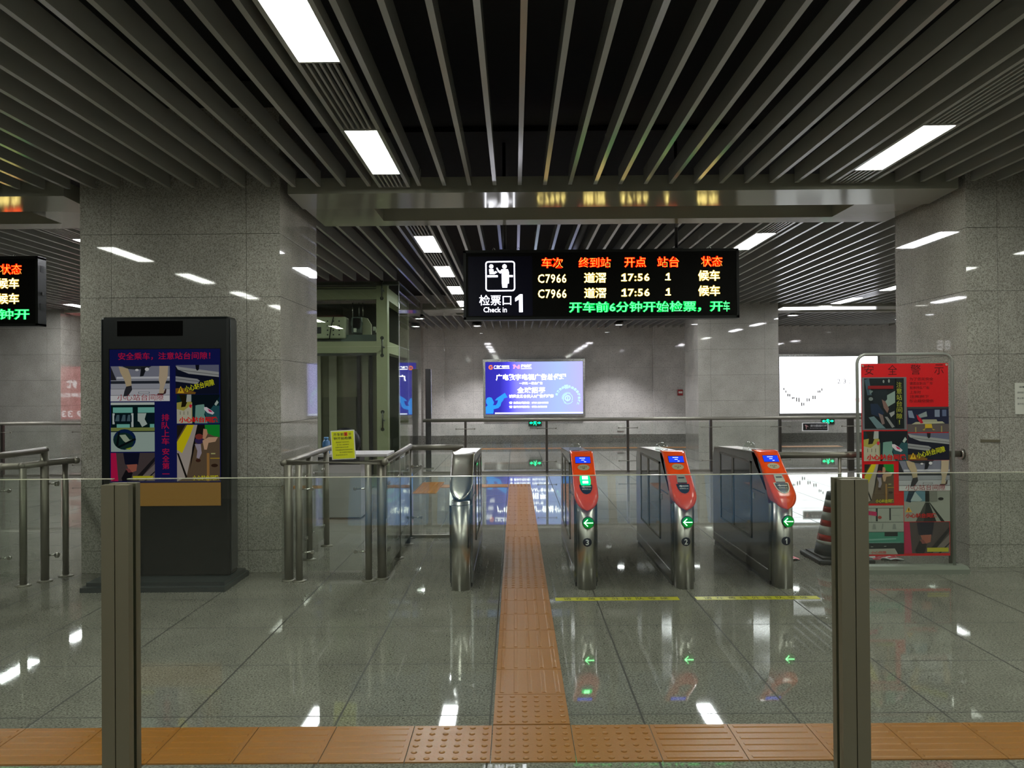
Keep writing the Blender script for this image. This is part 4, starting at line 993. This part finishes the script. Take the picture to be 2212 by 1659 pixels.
t, w, h = advert(-7.95, -5.45, 0.73, 2.16, 'red lit advert hidden behind the kiosk pillar, seen as a mirror image at far left', RE, 21.49)
RW = emis('red_advert_white', 1, 0.9, 0.9, 3.5)
text('9 338', 0.42, 1.18, -h + 0.06, -h + 0.24, -0.053, RW, 'phone_line', t, offset=0.02)
text('招商热线', 0.3, 1.15, -0.12, 0.0, -0.053, RW, 'subline', t, offset=0.03); text('优', 0.55, 0.85, 0.12, 0.36, -0.053, RW, 'headline', t, offset=0.03)
t = thing('platform_sign', 'small lit letter sign hidden behind the lift, mirrored in the right pillar', 'sign', (-4.3, 21.45, 2.55))
MB().box(-0.22, 0.22, -0.02, 0.04, -0.2, 0.2).build('panel', BLACK, t); text('8B', -0.18, 0.18, -0.13, 0.13, -0.022, emis('sign_letter', 1, 1, 1, 2.6), 'lettering', t, offset=-0.01, spacing=1.15)

# exit signs, fire alarm, switch plate
def exit_sign(x, y, z, label):
    t = thing('exit_sign', label, 'exit sign', (x, y, z), 0, 'low exit signs on the far wall')
    MB().bbox(-0.18, 0.18, -0.03, 0.0, -0.09, 0.09, 0.005).build('housing', mat('exit_housing', rgb(40, 60, 50), 0.4), t)
    g = emis('exit_green', 0.0, 1.0, 0.28, 4.5)
    q = MB()
    q.faces([(-0.16, -0.032, 0), (-0.10, -0.032, 0.035), (-0.10, -0.032, 0.012), (-0.055, -0.032, 0.012), (-0.055, -0.032, -0.012), (-0.10, -0.032, -0.012), (-0.10, -0.032, -0.035)], [tuple(range(7))], g); q.build('left_arrow', None, t, recalc=False)
    q = MB(); q.faces([(0.16, -0.032, 0), (0.10, -0.032, 0.035), (0.10, -0.032, 0.012), (0.055, -0.032, 0.012), (0.055, -0.032, -0.012), (0.10, -0.032, -0.012), (0.10, -0.032, -0.035)], [tuple(range(7))], g); q.build('right_arrow', None, t, recalc=False)
    q = MB()
    P = [(-0.02, 0.07), (0.01, 0.07), (0.01, 0.045), (0.04, 0.03), (0.035, 0.02), (0.01, 0.03), (0.01, 0.0), (0.035, -0.03), (0.03, -0.07), (0.018, -0.07), (0.018, -0.035), (-0.01, -0.015), (-0.04, -0.06), (-0.05, -0.05), (-0.02, 0.0), (-0.02, 0.03), (-0.045, 0.01), (-0.05, 0.02), (-0.02, 0.045)]
    q.faces([(a, -0.032, b) for a, b in P], [tuple(range(len(P)))], g); q.build('running_figure', None, t, recalc=False)
exit_sign(0.54, 21.49, 0.54, 'green exit sign low on the wall, below the blue advert')
exit_sign(8.37, 21.37, 0.535, 'green exit sign low on the wall, below the white advert')
t = thing('fire_alarm', 'tiny red fire alarm call point on the far wall, left of the middle pillar', 'fire alarm', (4.43, 21.37, 1.33))
MB().bbox(-0.07, 0.07, -0.05, 0, -0.08, 0.08, 0.008).build('box', mat('alarm_red', rgb(160, 30, 26), 0.4), t); MB().box(-0.05, 0.05, -0.053, -0.05, -0.02, 0.03).build('label_plate', mat('alarm_white', rgb(225, 220, 215), 0.5), t)
t = thing('switch_plate', 'small white switch plate low on the far wall, right of the blue advert', 'switch plate', (2.84, 21.49, 0.40))
MB().bbox(-0.09, 0.09, -0.015, 0, -0.09, 0.09, 0.004).build('plate', mat('plate_white', rgb(200, 198, 190), 0.5), t); MB().box(-0.04, 0.04, -0.02, -0.015, -0.04, 0.04).build('rocker', mat('rocker_white', rgb(215, 212, 205), 0.4), t)
# railing warning sign
t = thing('warning_sign', 'small black do-not-climb sign fixed on the far glass railing', 'sign', (5.185, 13.79, 0.76))
MB().box(-0.225, 0.225, -0.012, 0.004, -0.072, 0.072).build('border', mat('sign_silver', rgb(225, 225, 225), 0.3, 0.2), t)
MB().box(-0.21, 0.21, -0.014, -0.012, -0.058, 0.062).build('plate', BLACK, t)
text('请勿翻越栏杆', -0.09, 0.2, 0.0, 0.042, -0.015, mat('sign_grey', rgb(160, 160, 160), 0.5), 'lettering', t, offset=0.01)
text('Do Not Climb Over Railings', -0.09, 0.2, -0.034, -0.014, -0.015, mat('sign_grey', rgb(160, 160, 160), 0.5), 'lettering', t)
q = MB()
P = [(-0.185, 0.03), (-0.165, 0.04), (-0.12, 0.01), (-0.125, 0.0), (-0.15, 0.012), (-0.15, -0.035), (-0.16, -0.035), (-0.165, 0.012)]
q.faces([(a, -0.015, b) for a, b in P], [tuple(range(8))], mat('sign_pink', rgb(150, 110, 110), 0.5)); q.build('pictogram', None, t, recalc=False)
# tall post beside the lift
t = thing('call_post', 'tall dark call post standing at the corner of the glass lift', 'post', (-1.60, 14.7, 0))
MB().bbox(-0.05, 0.05, -0.03, 0.03, 0.01, 1.84, 0.006).build('post', mat('call_post_dark', rgb(38, 36, 36), 0.35), t); MB().box(-0.09, 0.09, -0.07, 0.07, 0, 0.012).build('base_plate', RAILM, t)
MB().box(0.052, 0.056, -0.025, 0.025, 0.9, 1.82).build('edge_strip', STEELP, t)

# ------------------------------------------------------------------ glass lift
t = thing('glass_lift', 'glass lift shaft with pale green steel frame and machinery behind the kiosk pillar', 'lift', (-2.9, 12.0, 0))
X0, X1, Y0, Y1 = -1.35, 0.98, 0.02, 2.5      # frame, local
q = MB()
for x in (X0, X1 - 0.165):
    for y in (Y0, Y1 - 0.18): q.box(x, x + 0.165, y, y + 0.18, 0, 3.07)
q.build('corner_columns', CREAM, t)['kind'] = 'thing'
def beam_ring(name, za, zb):
    q = MB()
    q.box(X0 + 0.165, X1 - 0.165, Y0 + 0.01, Y0 + 0.15, za, zb); q.box(X0 + 0.165, X1 - 0.165, Y1 - 0.15, Y1 - 0.01, za, zb)
    for x in (X0 + 0.01, X1 - 0.155): q.box(x, x + 0.145, Y0 + 0.18, Y1 - 0.18, za, zb)
    q.build(name, CREAM, t)
beam_ring('top_beam', 2.83, 3.02); beam_ring('middle_beam', 2.02, 2.195); beam_ring('bottom_beam', 0.0, 0.12)
MB().box(X0 + 0.165, X1 - 0.165, Y0, Y0 + 0.01, 2.985, 2.995).build('beam_groove', BLACK, t)
MB().box(X0, X1 + 0.2, Y0 - 0.13, Y0 - 0.02, 3.03, 3.08).build('header', mat('lift_header', rgb(60, 62, 54), 0.5), t)
GL = GLASSG
for n_, a, b, c, d, e, f in (('front_glass', -1.4, 1.18, -0.15, -0.138, 0.01, 2.10), ('front_glass', -1.4, 1.18, -0.15, -0.138, 2.108, 3.06),
                             ('side_glass', 1.168, 1.18, -0.137, 2.6, 0.01, 2.10), ('side_glass', 1.168, 1.18, -0.137, 2.6, 2.108, 3.06)):
    MB().box(a, b, c, d, e, f).build(n_, GL, t)
MB().box(1.18, 1.186, -0.152, -0.136, 0.0, 3.07).build('corner_seal', mat('corner_steel', rgb(200, 205, 200), 0.2, 0.6), t)
MB().box(1.168, 1.182, -0.15, 2.6, 3.06, 3.075).build('glass_top_edge', mat('corner_steel', rgb(200, 205, 200), 0.2, 0.6), t)
for z in (2.95, 2.10, 1.0):
    q = MB(); x = 0.93
    q.tube([(x, -0.16, z - 0.13), (x, -0.16, z + 0.13)], 0.012, 8); q.tube([(x, -0.16, z), (x, 0.02, z)], 0.014, 8)
    for s_ in (-0.13, 0.13): q.lathe([(0.028, -0.012), (0.028, 0.012)], (x, -0.155, z + s_), 12, axis='Y')
    q.build('spider_fitting', mat('spider_dark', rgb(60, 66, 54), 0.3, 0.7), t)
LD = mat('lift_inner_dark', rgb(46, 50, 40), 0.4); LB = mat('lift_olive_panel', rgb(92, 92, 70), 0.5)
MB().box(X0 + 0.17, X1 - 0.17, 2.28, 2.32, 0.1, 3.0).build('rear_panel', LD, t)
# car with doors behind the lower glass
q = MB(); q.box(X0 + 0.25, X1 - 0.2, 0.55, 0.58, 0.12, 2.0); q.build('car_front', LB, t)
for a, b, m_ in ((-0.33, -0.20, BLACK), (-0.20, -0.15, SILV), (0.42, 0.47, BLACK), (0.62, 0.66, BLACK), (-0.02, 0.10, mat('lift_pale_strip', rgb(130, 130, 112), 0.4)), (0.50, 0.60, mat('lift_pale_strip', rgb(130, 130, 112), 0.4))):
    MB().box(a, b, 0.50, 0.545, 0.12, 2.0).build('door_strip', m_, t)
MB().box(-0.12, 0.40, 0.52, 0.548, 0.12, 1.35).build('door_leaf', mat('lift_door_olive', rgb(66, 66, 50), 0.35), t)
# machinery above
PM = mat('machine_cream', rgb(165, 172, 140), 0.5); PG = mat('machine_green_grey', rgb(80, 98, 88), 0.5)
q = MB(); q.bbox(-0.20, 0.28, 0.35, 0.6, 2.26, 2.60, 0.02); q.build('control_box', PM, t)
q = MB()
for ix in range(3):
    for iz in range(4): q.lathe([(0.012, -0.004), (0.012, 0.0)], (0.0 + ix * 0.09, 0.348, 2.32 + iz * 0.07), 10, axis='Y')
q.build('box_vents', BLACK, t)
MB().box(-0.19, -0.10, 0.345, 0.35, 2.34, 2.44).build('box_hatch', BLACK, t)
q = MB(); q.bbox(0.36, 0.52, 0.4, 0.7, 2.34, 2.60, 0.02); q.lathe([(0.09, -0.1), (0.09, 0.1)], (0.44, 0.5, 2.50), 20, axis='Y'); q.build('hoist_motor', PG, t)
q = MB(); q.prism([(0.52, 2.30), (0.66, 2.30), (0.66, 2.48), (0.6, 2.58), (0.52, 2.60)], 0.45, 0.5, axis='Y'); q.build('motor_bracket', PM, t)
MB().box(0.2, 0.80, 0.4, 0.75, 2.21, 2.32).build('machine_bed', PG, t)
MB().box(-1.1, 0.82, 0.3, 0.9, 2.196, 2.21).build('machine_floor', LD, t)
for i_, (a, b) in enumerate(((0.36, 2.60), (0.46, 2.62), (0.52, 2.62))): MB().tube([(a, 0.5, b), (a, 0.5, 2.83)], 0.008, 8).build('hoist_rope', STEELP, t)
MB().tube([(0.1, 0.33, 2.60), (0.06, 0.33, 2.45), (0.03, 0.33, 2.25)], 0.008, 8).build('loose_cable', BLACK, t)
for a, b in ((0.40, 2.36), (0.74, 2.35), (0.70, 2.38)): MB().bbox(a, a + 0.04, 0.36, 0.40, b, b + 0.06, 0.005).build('white_fitting', mat('fitting_white', rgb(215, 225, 205), 0.4), t)

# ------------------------------------------------------------------ desk with chair behind the pen
t = thing('desk', 'white desk with a closed pedestal behind the railing pen', 'desk', (-1.95, 9.0, 0))
WD = mat('desk_white', rgb(172, 170, 168), 0.45)
MB().bbox(-0.45, 0.5, 0.0, 0.55, 0.70, 0.73, 0.004).build('desk_top', WD, t)
MB().bbox(-0.40, 0.20, 0.02, 0.36, 0.012, 0.61, 0.004).build('pedestal', WD, t); MB().box(-0.38, 0.18, 0.03, 0.35, 0, 0.012).build('plinth', BLACK, t)
MB().box(-0.38, 0.18, 0.04, 0.34, 0.61, 0.70).build('neck', mat('desk_dark', rgb(60, 60, 58), 0.5), t)
for x in (0.46,):
    for y in (0.04, 0.5): MB().box(x, x + 0.03, y, y + 0.03, 0, 0.70).build('leg', RAILM, t)
t = thing('office_chair', 'black round-backed office chair just visible behind the desk', 'chair', (-2.12, 9.95, 0))
q = MB(); q.lathe([(0.02, -0.03), (0.16, -0.025), (0.19, 0.0), (0.16, 0.025), (0.02, 0.03)], (0, 0, 0.8), 24, axis='Y'); q.build('backrest', BLACK, t)
MB().bbox(-0.2, 0.2, -0.32, 0.05, 0.42, 0.48, 0.02).build('seat', BLACK, t); MB().tube([(0, -0.12, 0.1), (0, -0.12, 0.42)], 0.025, 12).build('stem', STEELP, t)
MB().tube([(0, 0.04, 0.44), (0, 0.05, 0.7)], 0.015, 8).build('back_bar', BLACK, t)
for k in range(5):
    a = 2 * PI * k / 5; MB().tube([(0, -0.12, 0.12), (0.24 * math.cos(a), -0.12 + 0.24 * math.sin(a), 0.06)], 0.018, 8).build('foot', BLACK, t)
    MB().lathe([(0.03, -0.015), (0.03, 0.015)], (0.24 * math.cos(a), -0.12 + 0.24 * math.sin(a), 0.03), 12, axis='X').build('caster', BLACK, t)
t = thing('water_bottle', 'blue bottle standing on the desk, left of the yellow notice', 'bottle', (-2.165, 9.12, 0.73))
MB().lathe([(0.04, 0), (0.045, 0.01), (0.045, 0.13), (0.03, 0.155), (0.022, 0.165)], (0, 0, 0), 20).build('body', mat('bottle_blue', rgb(50, 92, 130), 0.25), t)
MB().lathe([(0.026, 0.165), (0.026, 0.19)], (0, 0, 0), 16).build('cap', mat('bottle_cap', rgb(70, 120, 160), 0.4), t)

# ------------------------------------------------------------------ yellow notice on the handrail
t = thing('notice_board', 'yellow printed notice in a white frame standing on the pen handrail', 'notice', (-1.31, 6.09, 0.925))
ca, sa = math.cos(0.045), math.sin(0.045)
def tl(p): return (p[0] * ca + p[2] * 0.0 - sa * 0.0 - p[2] * sa * 1.2, p[1], p[2] * ca + p[0] * sa)
q = MB(); q.box(-0.091, 0.091, -0.003, 0.003, 0.0, 0.222)
for v in q.bm.verts: v.co = tl(v.co)
q.build('frame', mat('notice_white', rgb(205, 205, 195), 0.3), t)
q = MB(); q.box(-0.084, 0.084, -0.005, -0.003, 0.006, 0.215)
for v in q.bm.verts: v.co = tl(v.co)
q.build('yellow_sheet', mat('notice_yellow', rgb(200, 205, 40), 0.2, bump=0.6, bscale=30), t)
NK = mat('notice_ink', rgb(50, 50, 20), 0.5)
text('开车前', -0.070, 0.010, 0.180, 0.204, -0.0062, NK, 'notice_line', t, xf=tl, offset=0.01)
q = MB(); q.box(0.012, 0.038, -0.0058, -0.005, 0.178, 0.206)
for v in q.bm.verts: v.co = tl(v.co)
q.build('red_square', mat('notice_red', rgb(190, 60, 20), 0.5), t)
text('6', 0.019, 0.031, 0.183, 0.201, -0.0066, mat('notice_dark_red', rgb(110, 20, 10), 0.5), 'notice_digit', t, xf=tl)
text('分', 0.046, 0.068, 0.180, 0.204, -0.0062, NK, 'notice_line', t, xf=tl, offset=0.01)
text('钟开始检票', -0.070, 0.068, 0.150, 0.173, -0.0062, NK, 'notice_line', t, xf=tl, offset=0.01)
for k, (ln, a, b) in enumerate((('请旅客们自觉排队', -0.055, 0.05), ('先下后上有序乘车', -0.048, 0.045), ('检票时请出示车票', -0.06, 0.04), ('列车停靠时间较短请提前候车', -0.06, 0.072), ('停止检票后不能进站', -0.03, 0.07), ('谢谢您的合作', -0.06, 0.03))):
    z = 0.127 - 0.0195 * k; text(ln, a, b, z, z + 0.010, -0.0062, NK, 'notice_line', t, xf=tl)
q = MB(); q.box(-0.07, 0.07, 0.003, 0.03, -0.001, 0.004); q.build('stand', mat('notice_white', rgb(205, 205, 195), 0.3), t)

# ------------------------------------------------------------------ traffic cone and scraps
t = thing('traffic_cone', 'red and white striped traffic cone with black base behind the right barrier post', 'traffic cone', (2.70, 6.73, 0))
CW, CR, CG = mat('cone_white', rgb(176, 178, 172), 0.35), mat('cone_red', rgb(168, 44, 40), 0.35), mat('cone_grey', rgb(46, 52, 56), 0.45)
q = MB(); q.bbox(-0.23, 0.23, -0.23, 0.23, 0.0, 0.035, 0.012); q.prism([(-0.19, -0.19), (0.19, -0.19), (0.19, 0.19), (-0.19, 0.19)], 0.035, 0.05, axis='Z'); q.build('base', mat('cone_rubber', rgb(26, 27, 28), 0.6), t)
prof = [(0.185, 0.05), (0.168, 0.15), (0.150, 0.19), (0.142, 0.24), (0.128, 0.30), (0.116, 0.36), (0.104, 0.42), (0.092, 0.48), (0.080, 0.52), (0.062, 0.58)]
def cone_band(name, r0, z0, r1, z1, m_): MB().lathe([(r0, z0), (r1, z1)], (0, 0, 0), 32, m_).build(name, m_, t)
def rad(z): return 0.178 - 0.205 * (z - 0.05)
for n_, a, b, m_ in (('skirt', 0.05, 0.14, CG), ('white_band', 0.14, 0.165, CW), ('red_band', 0.165, 0.215, CR), ('white_band', 0.215, 0.285, CW), ('red_band', 0.285, 0.335, CR), ('white_band', 0.335, 0.40, CW), ('red_band', 0.40, 0.445, CR), ('white_band', 0.445, 0.50, CW), ('grey_top', 0.50, 0.565, CG)):
    cone_band(n_, rad(a), a, rad(b), b, m_)
MB().lathe([(0.04, 0.565), (0.036, 0.585), (0.034, 0.62), (0.02, 0.622)], (0, 0, 0), 20).build('tip', CG, t)
q = MB()
for k in range(6):
    a = 2 * PI * (k + 0.5) / 6 - PI / 2
    for z in (0.165, 0.285, 0.40):
        r_ = rad(z) + 0.0015; r2_ = rad(z + 0.048) + 0.0015
        q.faces([(r_ * math.cos(a - 0.06), r_ * math.sin(a - 0.06), z), (r_ * math.cos(a + 0.06), r_ * math.sin(a + 0.06), z), (r2_ * math.cos(a + 0.06), r2_ * math.sin(a + 0.06), z + 0.048), (r2_ * math.cos(a - 0.06), r2_ * math.sin(a - 0.06), z + 0.048)], [(0, 1, 2, 3)])
q.build('pale_ridges', mat('cone_pink', rgb(200, 120, 112), 0.4), t)
def scrap(x, y, s, label, seed):
    random.seed(seed); q = MB(); n = 7
    V = []; mr, mw = mat('scrap_red', rgb(196, 26, 60), 0.4), mat('scrap_white', rgb(205, 205, 205), 0.4)
    for j in range(n):
        for i in range(n): V.append((x + s * (i / (n - 1) - 0.5) + random.uniform(-.01, .01), y + s * 0.8 * (j / (n - 1) - 0.5) + random.uniform(-.01, .01), 0.002 + random.uniform(0, 0.02) * (1 if 0 < i < n - 1 else 0)))
    vs = [q.bm.verts.new(v) for v in V]; a, b = q.mi(mr), q.mi(mw)
    for j in range(n - 1):
        for i in range(n - 1):
            if (i, j) in ((0, 0), (5, 5), (0, 5)): continue
            f = q.bm.faces.new([vs[j * n + i], vs[j * n + i + 1], vs[(j + 1) * n + i + 1], vs[(j + 1) * n + i]]); f.material_index = b if (i - j) % 4 in (1,) or j == 0 else a
    tag(q.build('plastic_scrap', None, None, recalc=False), label, 'plastic scrap', 'red and white plastic scraps')
scrap(2.27, 6.75, 0.22, 'crumpled red and white plastic lying between gate 1 and the cone', 3)
scrap(3.12, 6.75, 0.24, 'crumpled red and white plastic on the floor behind the banner base', 5)

# ------------------------------------------------------------------ queue tapes on the floor
def tape(x0, x1, label, y=5.5):
    q = MB(); q.box(x0, x1, y - 0.04, y + 0.04, 0.0, 0.0015)
    t = q.build('floor_tape', mat('tape_yellow', rgb(196, 190, 40), 0.35), None)
    tag(t, label, 'floor tape', 'yellow queue tapes')
    n = 9
    for k, ch in enumerate('请在黄线外排队等候'):
        a = x0 + 0.05 + (x1 - x0 - 0.1) * k / n
        text(ch, a + 0.005, a + (x1 - x0 - 0.1) / n * 0.72, -0.028, 0.028, 0, mat('tape_ink', rgb(50, 54, 20), 0.6), 'tape_character', t, xf=lambda p: (p[0], y + p[2], 0.0021))
tape(0.268, 1.118, 'yellow lettered queue tape on the floor before gates 3 and 2')
tape(1.235, 2.08, 'yellow lettered queue tape on the floor before gate 1')

# ------------------------------------------------------------------ bits on the right pillar
t = thing('wall_notice', 'white paper notice on the right pillar at the picture edge', 'notice', (4.07, 6.366, 1.345))
MB().box(-0.08, 0.08, -0.002, 0.003, -0.125, 0.125).build('sheet', mat('paper_white', rgb(200, 200, 190), 0.5), t)
for k, (a, b) in enumerate(((-0.05, 0.05), (-0.065, 0.06), (-0.065, 0.05), (-0.065, 0.062))): text(('温馨提示', '请照看好随身物品', '禁止携带危险品', '请勿在站台奔跑')[k], a, b, 0.085 - 0.045 * k, 0.1 - 0.045 * k, -0.0025, BLACK, 'notice_line', t)
q = MB(); q.prism([(-0.08, -0.010), (0.075, -0.012), (0.08, 0.008), (-0.078, 0.012)], -0.0025, 0.003, axis='Y'); o = q.build('tape_mark', mat('old_tape', rgb(96, 90, 72), 0.7)); o.location = (3.79, 6.366, 1.01)
tag(o, 'brown strip of old tape stuck on the right pillar', 'tape mark')

# ------------------------------------------------------------------ unseen stand-in seats, added to put blue reflections in the barrier glass
SB = mat('seat_blue', rgb(80, 165, 240), 0.5)
def seat(x, label):
    t = thing('stand_in_seat', label, 'seat', (x, -1.95, 0), 0, 'added blue stand-in seats')
    q = MB(); q.bbox(-0.29, 0.29, -0.02, 0.02, 0.48, 0.935, 0.018)
    for v in q.bm.verts: v.co.y -= (v.co.z - 0.48) * 0.3
    q.build('backrest', SB, t)
    q = MB(); q.bbox(-0.28, 0.28, 0.03, 0.45, 0.40, 0.43, 0.012); q.build('seat_pan', mat('seat_pan_grey', rgb(60, 66, 72), 0.4), t)
    MB().tube([(0, 0.0, 0.0), (0, 0.0, 0.5)], 0.02, 10).build('leg', RAILM, t); MB().tube([(0, 0.0, 0.38), (0, 0.4, 0.38)], 0.015, 8).build('bracket', RAILM, t)
    MB().bbox(-0.04, 0.04, -0.15, 0.3, 0, 0.02, 0.004).build('foot', RAILM, t)
for x, lab in ((-0.92, 'blue stand-in seat added for the barrier glass reflection, over the steel end gate'), (-0.277, 'blue stand-in seat added for the barrier glass reflection, left of the tactile strip'), (0.38, 'blue stand-in seat added for the barrier glass reflection over gate 3'),
               (1.02, 'blue stand-in seat added for the barrier glass reflection left of gate 2'), (1.67, 'blue stand-in seat added for the barrier glass reflection left of gate 1')): seat(x, lab)

# ------------------------------------------------------------------ pieces of a part go one level deeper
SUB = {'departure_board': {'screen': ('header_word', 'train_number', 'destination', 'departure_time', 'platform_number', 'status', 'scrolling_line'), 'sign_panel': ('pictogram', 'sign_lettering'), 'case': ('side_vents',)},
       'ticket_gate': {'arrow_lamp': ('arrow_sign',), 'insert_plate': ('plate_arrow',), 'front_column': ('column_joint', 'number_badge'), 'dome_lamp': ('dome_ring',), 'head_cover': ('side_accent',), 'body': ('side_slot', 'side_sensor', 'kick_line')},
       'display_kiosk': {'screen': ('screen_title', 'side_caption', 'platform_picture'), 'cabinet': ('side_trim', 'camera_window')},
       'banner_stand': {'poster': ('title_character', 'notice_line', 'warning_picture', 'picture_caption', 'fixing_pin')},
       'lightbox_advert': {'light_panel': ('headline', 'subline', 'phone_line', 'logo_name', 'logo_underline', 'round_logo', 'ribbon_logo', 'circle_logo', 'arc_character', 'megaphone_figure', 'light_strip', 'printed_tick', 'printed_number')},
       'notice_board': {'yellow_sheet': ('notice_line', 'notice_digit', 'red_square')}, 'wall_notice': {'sheet': ('notice_line',)},
       'exit_sign': {'housing': ('left_arrow', 'right_arrow', 'running_figure')}, 'warning_sign': {'plate': ('lettering', 'pictogram')},
       'glass_lift': {'control_box': ('box_vents', 'box_hatch'), 'top_beam': ('beam_groove',), 'car_front': ('door_strip', 'door_leaf'), 'hoist_motor': ('motor_bracket', 'hoist_rope')},
       'platform_sign': {'panel': ('lettering',)}}
base = lambda o: o.name.split('.')[0]
kids = {}
for o in list(bpy.data.objects):
    if o.parent: kids.setdefault(o.parent.name, []).append(o)
for th in [o for o in bpy.data.objects if o.get('category')]:
    ch = kids.get(th.name, [])
    for part, subs in SUB.get(base(th), {}).items():
        host = next((c for c in ch if base(c) == part), None)
        if host is None: continue
        for c in ch:
            if base(c) in subs: c.parent = host
    if base(th) == 'glass_railing':
        mid = lambda o: sum((Vector(b) for b in o.bound_box), Vector()) / 8
        posts = [c for c in ch if base(c) == 'post']
        for c in ch:
            if base(c) in ('glass_clamp', 'stub_clamp'):
                m_ = mid(c); min(posts, key=lambda p: (mid(p).xy - m_.xy).length)
                c.parent = min(posts, key=lambda p: (mid(p).xy - m_.xy).length)
